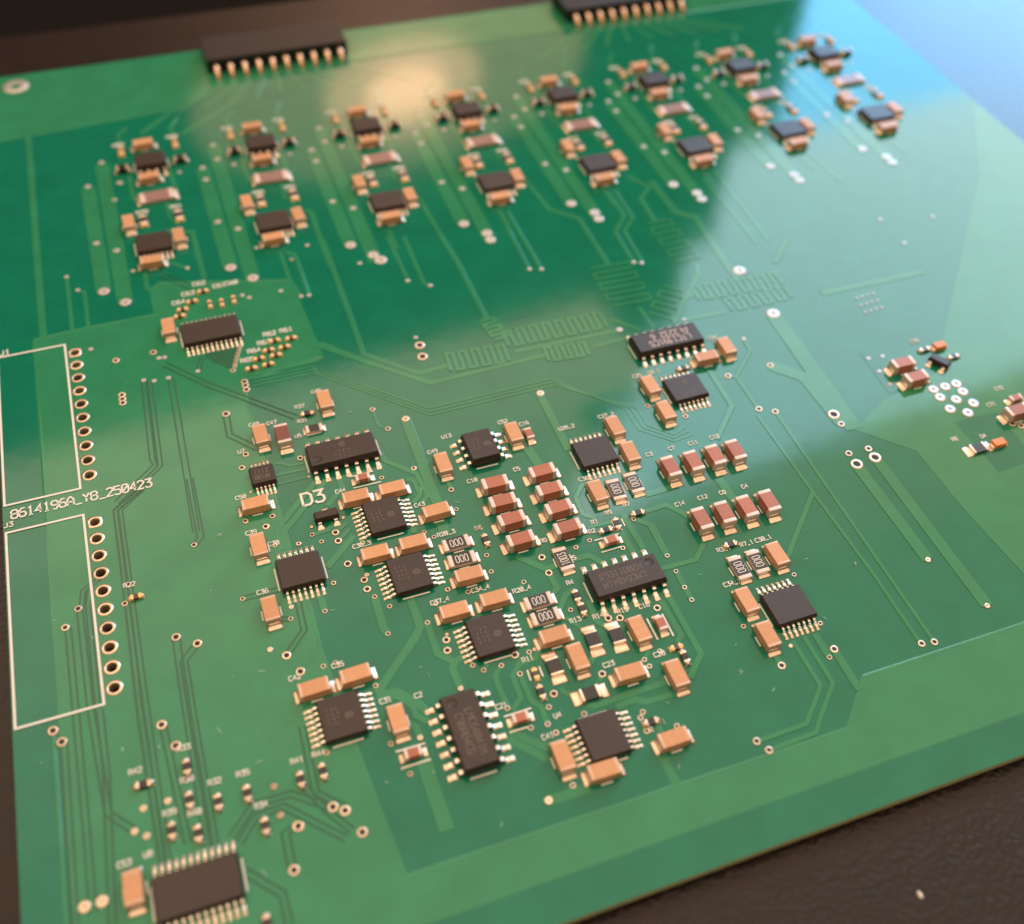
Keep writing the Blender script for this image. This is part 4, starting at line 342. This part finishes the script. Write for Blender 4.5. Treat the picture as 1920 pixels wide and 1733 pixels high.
def chip(pkg, x, y, rot, label, txt='', dim=0, group=None):
    t = thing('transistor' if pkg == 'sot' else 'integrated_circuit', label, 'transistor' if pkg == 'sot' else 'chip', x, y, math.radians(rot + random.uniform(-.7, .7)), group)
    if pkg == 'sot':
        ob('body', body_mesh('sot', 2.9, 1.35, 1.0, .12, 0), t)
        lm = leg_mesh('sotleg', .42, .62, .45, .75, .3)
        ob('leg', lm, t, (-.95, -.62, 0), math.pi); ob('leg', lm, t, (.95, -.62, 0), math.pi); ob('leg', lm, t, (0, .62, 0), 0)
        return t
    L, Wd, H, n, p, w, reach, pw, po = PK[pkg]
    ob('body', body_mesh(pkg + str(dim == 1), L, Wd, H, .12, dim), t)
    lm = leg_mesh(pkg + 'leg', w, reach, H * .48, pw, po)
    for s in (-1, 1):
        for k in range(n): ob('leg', lm, t, ((k - (n - 1) / 2) * p, s * (Wd / 2 - .02), 0), 0 if s > 0 else math.pi)
    if dim == 2:
        g = G(); m = 18; g.rings([[(-L / 2 + .75 + r * math.cos(2 * math.pi * i / m), -Wd / 2 + .75 + r * math.sin(2 * math.pi * i / m), z) for i in range(m)] for r, z in ((.27, H - .02), (.25, H + .004))]); ob('pin_mark', g.mesh('pin_mark', ['dark']), t)
    if txt and txt != '@':
        ls = txt.split('|'); h = (.62 if pkg == 'msop10' else 1.0 if pkg == 'soic16' else .78); g = G()
        for i, l in enumerate(ls):
            wl = len(l) * h * .74
            big = pkg == 'soic16'
            text(l, h, .75 if big else .8, h * .13, H - .01, H + .006, (-3.2 if big else -wl / 2 + (.5 if dim else 0)), (len(ls) / 2 - 1 - i) * h * (1.3 if big else 1.45) + h * .2, g, .5 if big else .56)
        if pkg == 'soic16':                 # the maker's triangular emblem at the start of the second line
            text('A', 1.1, 1, .15, H - .01, H + .0063, -3.3, -1.2, g, .75)
        ob('lettering', g.mesh('lettering', ['laser' if pkg == 'soic16' else 'laser_dim']), t)
    elif txt == '@':                         # round emblem and rows of worn print, too faint to read
        g = G(); text('@', .95, 1, .12, H - .01, H + .006, -.1, .3, g, .62)
        for r in range(3):
            for k in range(4):
                xx = -1.1 + k * .55
                vs, fs = strip([(xx, -.35 - r * .5), (xx + random.uniform(.15, .35), -.35 - r * .5 + random.uniform(-.1, .2))], .1, H - .01, H + .006, 0); g.add(vs, fs)
        ob('lettering', g.mesh('lettering', ['laser_dim']), t, kind='stuff')
    # white footprint line along each short end, printed on the board
    if pkg.startswith(('tssop', 'soic')):
        c, s_ = math.cos(math.radians(rot)), math.sin(math.radians(rot))
        for s in (-1, 1):
            ex = s * (L / 2 + .22); a, b = (ex, -Wd * .36), (ex, Wd * .36)
            q = [(x + u * c - v * s_, y + u * s_ + v * c) for u, v in (a, b)]
            vs, fs = strip(q, .17, .05, .104, 0); g = G(); g.add(vs, fs); bob('silkscreen_line', g.mesh('silkscreen_line', ['silk']))
    return t
# kind: length, width, height, terminal length, body material, terminal material, pad reach, pad width, silk lines
TK = dict(tan=(3.15, 1.65, 1.25, .32, 'tan', 'term_tan', .62, 1.6, 1), red=(3.2, 1.65, 1.5, .52, 'red', 'term', .8, 1.65, 1), brown=(3.2, 1.65, 1.5, .45, 'brown', 'term', .75, 1.65, 0),
          res=(3.15, 1.62, .56, .5, 'alumina', 'term', .5, 1.55, 1), pale=(2.1, 1.25, .5, .4, 'alumina', 'term', .4, 1.2, 0), small=(1.75, .95, .8, .36, 'red', 'term', .6, 1.05, 0),
          amber=(1.7, 1.1, .75, .3, 'amber', 'amber', .4, 1.1, 0), black=(2.1, 1.45, .5, .3, 'resist', 'gold', .95, 1.7, 0), tiny=(1.35, .72, .42, .3, 'resist', 'gold', .34, .75, 0), tinyl=(1.15, .6, .42, .32, 'umber', 'gilt', .28, .68, 0),
          power=(5.3, 2.5, .6, .8, 'alumina', 'term', .6, 2.7, 0), mid=(2.0, 1.25, .5, .45, 'resist', 'term', .45, 1.3, 0), gilt=(1.5, .95, .6, .42, 'umber', 'gilt', .5, 1.0, 0), dark=(1.9, 1.3, .9, .4, 'resist', 'gold', .4, 1.1, 0))
NM = dict(amber='ceramic_capacitor', tan='ceramic_capacitor', red='ceramic_capacitor', brown='ceramic_capacitor', small='ceramic_capacitor', res='chip_resistor', pale='chip_resistor', black='chip_resistor', tiny='chip_resistor', tinyl='chip_resistor', power='chip_resistor', mid='chip_resistor', gilt='chip_resistor', dark='diode')
CT = dict(ceramic_capacitor='capacitor', chip_resistor='resistor', diode='diode')
TM = {}
def tw_meshes(k):
    if k in TM: return TM[k]
    L, Wd, H, tl, bm_, tm, ext, pw, sl = TK[k]
    z0 = .09; g = G(); b = min(.09, H * .12)
    g.box(-L / 2 + tl * .6, L / 2 - tl * .6, -Wd / 2, Wd / 2, z0, H, b * .5); body = g.mesh('body', [bm_])
    g = G(); g.box(L / 2 - tl, L / 2 + .02, -Wd / 2 - .018, Wd / 2 + .018, z0 - .02, H + .018, b, 0, 3); term = g.mesh('terminal', [tm], True)
    g = G(); h = H * (.42 if H > .7 else .7); x = L / 2
    rows = []
    for u, zz, ww in ((-.3, .06, .98), (-.02, h * .98, .86), (.05, h, .88), (.1, h * .55 + .03, .94), (.24, h * .22 + .06, 1), (ext * .62, .15, 1.02), (ext * .92, .11, 1.02), (ext, .05, 1.0)):
        q = pw / 2 * ww; rows.append([(x + u, -q, .02), (x + u, -q, max(.05, zz * .75)), (x + u, -q * .75, zz), (x + u, q * .75, zz), (x + u, q, max(.05, zz * .75)), (x + u, q, .02)])
    g.rings(rows)
    if k in ('tiny', 'tinyl', 'mid', 'gilt'): g.dome(x + ext * .1, 0, .06, ext * 1.1, pw * .47, H * 1.0)
    sol = g.mesh('solder_joint', ['gilt' if k in ('gilt', 'mid', 'tinyl') else 'gold'], True)
    extra = None
    if k in ('res', 'pale', 'power'):
        g = G(); g.box(-L / 2 + tl, L / 2 - tl, -Wd / 2 + .02, Wd / 2 - .02, H - .04, H + .03, .03); extra = g.mesh('resistive_plate', ['resist' if k != 'power' else 'plum'])
    TM[k] = (body, term, sol, extra); return TM[k]
TXT = {}
def two(k, x, y, rot, label, group=None, code=None):
    nm = NM[k]; t = thing(nm, label, CT[nm], x, y, math.radians(rot + random.uniform(-1.6, 1.6)), group)
    body, term, sol, extra = tw_meshes(k)
    ob('body', body, t)
    for a in (0, math.pi): ob('terminal', term, t, (0, 0, 0), a); ob('solder_joint', sol, t, (0, 0, 0), a)
    if extra: ob('resistive_plate', extra, t)
    if code:
        if code not in TXT:
            g = G(); H = TK[k][2]; h = .95; wl = (len(code) - 1) * h * .56 + h * .4
            text(code.replace('0', 'O'), h, .6 if len(code) == 3 else .5, .085, H + .02, H + .036, -wl / 2 * (1 if len(code) == 3 else .9), -h / 2, g, .38 if len(code) == 3 else .32); TXT[code] = g.mesh('lettering', ['silk'])
        ob('lettering', TXT[code], t, (0, 0, 0), -math.pi / 2 if False else 0)
    if TK[k][8]:
        L, Wd = TK[k][:2]; c, s_ = math.cos(math.radians(rot)), math.sin(math.radians(rot))
        for s in (-1, 1):
            q = [(x + u * c - v * s_, y + u * s_ + v * c) for u, v in ((-.62, s * (Wd / 2 + .2)), (.62, s * (Wd / 2 + .2)))]
            key = 'sl%d' % (rot % 180 != 0)
            if key not in TM:
                vs, fs = strip([(-.62, 0), (.62, 0)], .15, .05, .1, 0); g = G(); g.add(vs, fs); TM[key] = g.mesh('silkscreen_line', ['silk'])
            bob('silkscreen_line', TM[key], ((q[0][0] + q[1][0]) / 2, (q[0][1] + q[1][1]) / 2, 0), math.radians(rot))
    return t
GR = dict(tan='orange ceramic capacitors on the board', red='red-brown ceramic capacitors on the board', res='numbered black chip resistors', tiny='tiny chip resistors and parts', tinyl='tiny chip resistors and parts', black='plain black square resistors', small='little tan capacitors')
for pkg, x, y, rot, label, txt, dim in [('soic14', 29.86, -29.41, 0, 'wide thick chip with a round dimple behind the large D3 lettering', '@', 1),('msop10', 19.83, -29.93, 0, 'smallest square chip with ten legs left of the D3 lettering', '1112|0EU0', 0),('tssop14', 32.21, -40.66, -90, 'square thin chip close to the right of the D3 lettering', '@', 0),('tssop14', 32.77, -49.58, -90, 'square thin chip left of the two 000 resistors stacked beside it in mid board', '@', 0),('tssop14', 21.21, -45.31, 0, 'plain square chip between two upright orange capacitors left of the D3 transistor', '', 0),('soic8', 46.44, -33.98, -90, 'small thick chip with four stubby legs per side behind the red-brown capacitor columns', '@', 0),('tssop14', 59.82, -39.12, 0, 'plain square chip behind two upright 000 resistors and one orange capacitor', '', 0),('soic16', 77.24, -23.09, 180, 'long chip with bright upside-down lettering farthest back in the middle', 'LTC1391CS|  2232 6', 0),('tssop14', 75.71, -32.26, 0, 'square chip in front of the long chip with bright upside-down lettering', '@', 0),('soic14', 55.73, -57.99, 180, 'wide chip with upside-down lettering and a dimple at its back right corner', 'LMC6484IM|N20811EG3', 1),('tssop14', 38.81, -60.13, -90, 'square chip with dark open holes both sides, left of the twin 000 resistors above it', '@', 0),('tssop14', 71.58, -67.07, 0, 'right-most square chip of the centre group in front of two upright 000 resistors', '', 2),('tssop14', 21.42, -64.42, -90, 'square chip under two orange capacitors at the front left of the centre group', '@', 0),('soic14', 33.18, -70.17, -90, 'long chip turned lengthwise to the viewer with seven legs on each side', 'LMC6484IM|C98AB4CG', 1),('tssop14', 45.87, -74.9, -90, 'front-most square chip touching an orange capacitor at its front edge', '', 2),('tssop24', 18.01, -1.86, 0, 'long thin chip ringed by tiny parts on the left below the back row', '', 0),('tssop24', 5.2, -76.78, 0, 'long thin chip at the bottom left corner cut by the frame', '', 0),('sot', 25.78, -38.37, 0, 'three-legged transistor right below the large D3 lettering', '', 0),('sot', 111.66, -38.3, -60, 'tiny transistor at the right between red-brown capacitors and a black part', '', 0)]: chip(pkg, x, y, rot, label, txt, dim, None if pkg == 'sot' else 'black chips of the centre and left')
for k, x, y, rot, label in [('tan', 29.78, -20.02, 90, 'upright orange capacitor standing alone behind the wide dimpled chip'),('tan', 20.86, -23.55, 90, 'orange capacitor left of the lone dark red one behind the smallest chip'),('brown', 23.45, -24.56, 90, 'dark red-brown capacitor beside an orange one left of the wide dimpled chip'),('tan', 18.2, -34.32, 0, 'orange capacitor lying in front of the smallest square chip'),('tan', 29.71, -36.99, 0, 'left of two orange capacitors behind the chip right of D3'),('tan', 34.2, -37.1, 0, 'right of two orange capacitors behind the chip right of D3'),('tan', 38.2, -42.02, 0, 'lone orange capacitor right of the legs of the chip beside D3'),('tan', 17.47, -40.52, 90, 'upright orange capacitor behind left of the plain square chip on the left'),('tan', 17.08, -49.54, 90, 'upright orange capacitor in front left of the plain square chip on the left'),('tan', 29.8, -45.76, 0, 'left orange capacitor between the two square chips right of D3'),('tan', 34.34, -45.7, 0, 'right orange capacitor between the two square chips right of D3'),('tan', 41.15, -35.18, 90, 'upright orange capacitor left of the small eight-legged thick chip'),('tan', 51.15, -33.04, 90, 'larger orange capacitor right of the small eight-legged thick chip'),('small', 53.07, -33.48, 90, 'little tan capacitor right of the larger one beside the eight-legged chip'),('tan', 63.84, -36.03, 90, 'orange capacitor at the back right corner of the chip behind two 000 resistors'),('tan', 63.91, -40.69, 90, 'orange capacitor at the right side of the chip behind two 000 resistors'),('tan', 57.57, -45.29, 90, 'orange capacitor left of two upright 000 resistors in front of a chip'),('tan', 71.33, -30.55, 90, 'orange capacitor left of the square chip below the bright-lettered long chip'),('tan', 71.27, -35.51, 90, 'orange capacitor at the front left of the square chip below the bright-lettered chip'),('tan', 80.95, -27.87, 0, 'orange capacitor at the right front legs of the bright-lettered long chip'),('tan', 84.59, -26.82, 90, 'upright orange capacitor off the right end of the bright-lettered long chip'),('red', 46.12, -40.37, 0, 'rearmost red-brown capacitor of the left stacked column'),('red', 46.08, -43.31, 0, 'second red-brown capacitor from the back in the left stacked column'),('red', 46.18, -46.22, 0, 'third red-brown capacitor from the back in the left stacked column'),('red', 46.19, -49.34, 0, 'front red-brown capacitor of the left stacked column'),('red', 52.22, -40.38, 0, 'rearmost red-brown capacitor of the right stacked column'),('red', 52.08, -43.36, 0, 'second red-brown capacitor from the back in the right stacked column'),('red', 52.08, -46.36, 0, 'third red-brown capacitor from the back in the right stacked column'),('red', 52.01, -49.45, 0, 'front red-brown capacitor of the right stacked column'),('red', 67.57, -44.71, 90, 'left-most red-brown capacitor of the rear row of four'),('red', 70.68, -44.77, 90, 'second red-brown capacitor from the left in the rear row of four'),('red', 73.72, -44.72, 90, 'third red-brown capacitor from the left in the rear row of four'),('red', 76.53, -44.74, 90, 'right-most red-brown capacitor of the rear row of four'),('red', 67.58, -53.3, 90, 'left-most red-brown capacitor of the front row of four'),('red', 70.61, -53.31, 90, 'second red-brown capacitor from the left in the front row of four'),('red', 73.58, -53.33, 90, 'third red-brown capacitor from the left in the front row of four'),('red', 76.55, -53.4, 90, 'right-most red-brown capacitor of the front row of four'),('res', 39.13, -46.99, 0, 'rear 000 resistor of the stacked pair right of the second square chip'),('res', 39.05, -49.36, 0, 'front 000 resistor of the stacked pair right of the second square chip'),('tan', 39.03, -52.01, 0, 'orange capacitor in front of the first stacked pair of 000 resistors'),('res', 60.02, -45.37, 90, 'left upright 000 resistor in front of the rear plain square chip'),('res', 62.54, -45.03, 90, 'right upright 000 resistor in front of the rear plain square chip'),('res', 50.1, -53.03, 90, 'resistor marked 1003 behind left of the wide lettered chip'),('res', 68.92, -60.6, 90, 'left upright 000 resistor behind the right-most square chip'),('res', 71.32, -60.5, 90, 'right upright 000 resistor behind the right-most square chip'),('tan', 73.71, -60.55, 90, 'orange capacitor right of the two 000 resistors at the right-most chip'),('tan', 67.31, -65.12, 90, 'orange capacitor at the left edge of the right-most square chip'),('tan', 67.39, -69.85, 90, 'orange capacitor at the front left corner of the right-most square chip'),('tan', 36.03, -56.07, 0, 'left orange capacitor behind the chip with dark open holes both sides'),('tan', 40.73, -55.96, 0, 'right orange capacitor behind the chip with dark open holes both sides'),('res', 45.4, -57.51, 0, "rear 000 resistor of the pair left of the wide lettered chip's legs"),('res', 45.41, -59.67, 0, "front 000 resistor of the pair left of the wide lettered chip's legs"),('tan', 45.29, -62.49, 0, 'orange capacitor lying in front of the front 000 resistor pair'),('tan', 46.71, -65.8, 90, "tall-set orange capacitor left of the bare square resistors' front pair"),('tan', 54.37, -64.75, 90, 'orange capacitor in front of the wide lettered chip between black resistor and little capacitor'),('tan', 51.27, -69.27, 0, 'orange capacitor lying beside a big open hole in front of the wide lettered chip'),('tan', 55.89, -71.0, 90, "slanting orange capacitor at the right end of the centre group's front"),('black', 49.28, -64.0, 90, 'left of two side by side plain black square resistors before the lettered chip'),('black', 51.92, -64.33, 90, 'right of two side by side plain black square resistors before the lettered chip'),('black', 44.09, -65.73, 90, 'plain black square resistor left of the tall-set orange capacitor'),('black', 46.48, -69.91, 0, 'plain black square resistor lying crosswise behind the front-most chip'),('small', 57.05, -64.6, 90, 'little tan capacitor between two long white lines, right of an orange capacitor'),('small', 27.2, -70.5, 0, 'little tan capacitor between white lines left of the lengthwise long chip'),('small', 38.63, -70.3, 0, 'little tan capacitor between white lines right of the lengthwise long chip'),('small', 56.39, -52.33, 0, 'little tan capacitor between white lines behind the wide lettered chip'),('small', 31.27, -34.01, 0, 'little tan capacitor at the front legs of the wide dimpled chip'),('tan', 19.49, -60.47, 0, 'left of two orange capacitors on the front left square chip'),('tan', 23.92, -60.31, 0, 'right of two orange capacitors on the front left square chip'),('tan', 26.72, -66.64, 90, 'upright orange capacitor between the front left square chip and the lengthwise chip'),('tan', 41.12, -75.77, 90, 'orange capacitor over the left legs of the front-most square chip'),('tan', 44.4, -78.42, 0, 'orange capacitor at the front edge of the front-most square chip'),('tan', 52.42, -77.57, 0, 'orange capacitor alone to the right of the front-most square chip'),('tan', -0.22, -75.06, 90, 'blurred orange capacitor at the bottom left beside the cut-off chip'),('tan', 12.62, 0.33, 90, 'orange capacitor at the left end of the long chip ringed by tiny parts'),('pale', 27.47, -23.98, 0, 'pale resistor lying directly behind the wide dimpled chip'),('tiny', 27.2, -21.0, 0, 'tiny dark resistor left of the lone rear orange capacitor'),('tiny', 42.56, -47.47, 90, 'tiny black resistor between the 000 pair and the red-brown column'),('tiny', 61.15, -49.41, 0, 'tiny dark resistor in front of the right upright 000 resistor'),('tiny', 56.5, -50.58, 0, 'tiny dark resistor right of the front red-brown capacitor, left of its neighbour'),('tiny', 58.11, -50.09, 90, 'tiny dark resistor between two short white lines behind the lettered chip'),('tiny', 69.59, -57.14, 0, 'tiny dark resistor in front of the left-most capacitor of the front four'),('tiny', 49.68, -59.9, 90, 'tiny black resistor at the left end of the wide lettered chip'),('tiny', 49.67, -58.11, 90, 'tiny dark part close behind another tiny resistor left of the lettered chip'),('tiny', 41.72, -68.07, 90, 'tiny black resistor beside a big open hole behind the front-most chip'),('tinyl', 57.5, -67.72, 0, 'tiny pale part at the right of the centre group behind the slanting capacitor'),('tiny', 57.86, -69.11, 90, 'tiny dark resistor right behind the slanting orange capacitor'),('tiny', 51.23, -74.88, 0, "tiny dark resistor right of the front-most square chip's legs"),('tinyl', 41.91, -65.9, 90, 'tiny pale part between two short white lines left of a black resistor'),('tiny', 5.84, -64.59, 90, 'tiny resistor just in front of an open hole above the bottom left chip'),('tiny', 5.62, -68.06, 90, 'tiny resistor in the middle of the tiny cluster behind the bottom left chip'),('tiny', 8.18, -69.14, 90, 'tiny resistor third from left in the middle row of the tiny cluster'),('tiny', 10.96, -69.18, 90, 'tiny resistor with stray solder flecks around it at bottom left'),('tiny', 3.65, -70.55, 90, 'tiny resistor closest behind the left legs of the bottom left chip'),('tiny', 5.91, -71.61, 90, 'tiny resistor right of the one closest behind the bottom left chip'),('tiny', 11.99, -72.92, 90, "tiny resistor right-most behind the bottom left chip's corner"),('tiny', 16.11, -69.45, 90, 'left of two tiny resistors in front of the front left square chip'),('tiny', 18.33, -69.33, 90, 'right of two tiny resistors in front of the front left square chip'),('tiny', 1.64, -65.07, 0, 'tiny resistor lying crosswise at the far left of the bottom left tiny cluster'),('tiny', 10.5, -81.78, 90, 'tiny pale part at the bottom frame edge right of the cut-off chip'),('tinyl', 18.74, 4.36, 90, 'left of three tiny upright parts behind the ringed long chip'),('tinyl', 20.37, 4.17, 90, 'middle of three tiny upright parts behind the ringed long chip'),('tinyl', 22.09, 4.38, 90, 'right of three tiny upright parts behind the ringed long chip'),('tinyl', 18.22, 7.51, 0, 'tiny crosswise part behind the left of the three tiny upright parts'),('tinyl', 16.43, 5.7, 0, 'tiny crosswise part between the three upright ones and the leftmost pair'),('tinyl', 14.93, 4.37, 0, 'rear one of the leftmost pair of tiny parts behind the ringed chip'),('tinyl', 14.36, 3.05, 0, 'front one of the leftmost pair of tiny parts behind the ringed chip'),('tinyl', 25.92, -5.99, 0, 'third tiny part from the back in the diagonal swarm right of the ringed chip'),('tinyl', 28.17, -6.17, 0, 'rearmost right tiny part in the diagonal swarm right of the ringed chip'),('tinyl', 26.95, -7.65, 0, 'tiny part second from the right rear in the diagonal swarm'),('tinyl', 24.79, -7.63, 0, 'tiny part at the left side middle of the diagonal swarm'),('tinyl', 25.54, -8.92, 0, 'tiny part at the right side middle of the diagonal swarm'),('tinyl', 23.24, -8.9, 0, 'tiny part second from the front left in the diagonal swarm'),('tinyl', 24.21, -10.38, 0, 'tiny part at the front right of the diagonal swarm'),('tinyl', 21.94, -10.47, 0, 'tiny part at the very front left of the diagonal swarm'),('tiny', 77.34, -28.32, 0, 'tiny part between the bright-lettered chip and the square chip below it'),('red', 105.99, -37.55, 0, 'rear red-brown capacitor of the blurred pair left of the nine white pads'),('red', 106.17, -40.46, 0, 'front red-brown capacitor of the blurred pair left of the nine white pads'),('amber', 113.66, -35.45, 0, 'round-looking orange part behind the tiny transistor on the right'),('tiny', 111.37, -35.33, 0, 'tiny dark part behind the blurred red-brown pair at the right'),('tiny', 114.39, -37.85, 0, 'tiny black part right of the tiny transistor near the nine pads'),('black', 107.08, -53.48, 0, 'small black resistor in front of the nine white pads'),('amber', 110.05, -53.63, 0, 'bright orange part right of the small black resistor by the nine pads'),('small', 117.25, -47.58, 0, 'rear small pale capacitor at the right frame edge'),('red', 115.38, -50.02, 0, 'front red-brown capacitor at the right frame edge'),('tinyl', 3.41, -42.77, 0, 'tiny pale pair of solder blobs beside the long hole column')]:
    code = '1003' if '1003' in label else '000' if k == 'res' else None
    if code == '1003' or (code and rot == 90): rot = -90
    if code == '1003': rot = 90
    two(k, x, y, rot, label, GR.get(k), code)
# ------------------------------------------------------------------ eight like clusters along the back
ORD = ['first', 'second', 'third', 'fourth', 'fifth', 'sixth', 'seventh', 'eighth']
for i in range(8):
    X = 12.95 + 18.03 * i; w = 'in %s back cluster from the left' % ORD[i]
    chip('soicb', X + 2.2, 42.1, 0, 'rear chip with four front legs, ' + w, '', 0, 'rear chips of the back clusters')
    chip('tssop16', X, 20.3, 0, 'front flat chip with fine front legs, ' + w, '', 0, 'front chips of the back clusters')
    for k, dx, y, rot, lab in (('tan', 1.75, 47.7, 0, 'orange capacitor behind the rear chip, '), ('tan', 1.45, 37.7, 0, 'orange capacitor before the rear chip, '), ('tan', -2.95, 26.3, 90, 'orange capacitor behind left of the front chip, '),
                               ('tan', 3.85, 20.6, 90, 'orange capacitor right of the front chip, '), ('tan', -.8, 15.9, 0, 'front-most orange capacitor, '), ('power', 2.0, 32.7, 0, 'largest wide pale resistor, '),
                               ('mid', -.7, 27.0, 90, 'left small resistor before the wide one, '), ('mid', 4.5, 26.9, 90, 'right small resistor before the wide one, '), ('gilt', -2.1, 47.2, 90, 'left rear-most small shiny part, '), ('gilt', 6.65, 47.3, 90, 'right rear-most small shiny part, '),
                               ('dark', -2.5, 41.9, 0, 'dark part left of the rear chip, '), ('dark', 6.85, 42.1, 0, 'dark part right of the rear chip, ')):
        two(k, X + dx + random.uniform(-.13, .13), y + random.uniform(-.13, .13), rot + random.uniform(-2, 2), lab + w, lab.split(',')[0] + 's of the back clusters')
    for dx, y in ((-3.2, 49.4), (5.6, 49.5), (-1.6, 29.2), (3.6, 29.2)):
        g, _ = text('R%d' % random.randint(10, 99), (.75), .86, .16, .05, .108); bob('silkscreen_text', g.mesh('silkscreen_text', ['silk']), (X + dx, y, 0))
# ------------------------------------------------------------------ black socket strips at the far edge
def socket(x, y, label):
    t = thing('socket_strip', label, 'connector', x, y, 0, 'black socket strips at the far edge')
    g = G(); g.box(-13.0, 13.0, -.1, 8.5, .12, 2.6, .12); 
    for k in range(9): g.box((k - 4) * 2.54 - .06, (k - 4) * 2.54 + .06, -.13, 0, .3, 2.4)
    ob('housing', g.mesh('housing', ['plastic']), t)
    g = G(); th = .4
    top = [(.3, 1.75), (-.9, 1.75), (-1.5, 1.6), (-2.1, 1.2), (-2.6, .6), (-2.9, .05)]
    for s in (0,):
        vs = []; n = len(top)
        for sx in (-1, 1): vs += [(sx * th, y_, z) for y_, z in top] + [(sx * th, y_ + (.0 if i < 2 else .25 if i == 2 else .55), z - (.6 if i < 2 else .5 if i == 2 else .25 if i == 3 else 0)) for i, (y_, z) in enumerate(top)]
        fs = []
        for i in range(n - 1): fs += [(i, i + 1, 2 * n + i + 1, 2 * n + i), (n + i + 1, n + i, 3 * n + i, 3 * n + i + 1), (i + 1, i, n + i, n + i + 1), (2 * n + i, 2 * n + i + 1, 3 * n + i + 1, 3 * n + i)]
        g.add(vs, fs)
    pin = g.mesh('pin', ['goldpin'], True)
    for k in range(10): ob('pin', pin, t, ((k - 4.5) * 2.54, 0, 0))
socket((41.41,)[0], 69.2, 'black ten-pin socket strip at the far edge on the left')
socket((111.76,)[0], 69.2, 'black ten-pin socket strip at the far edge, cut by the top of the frame')
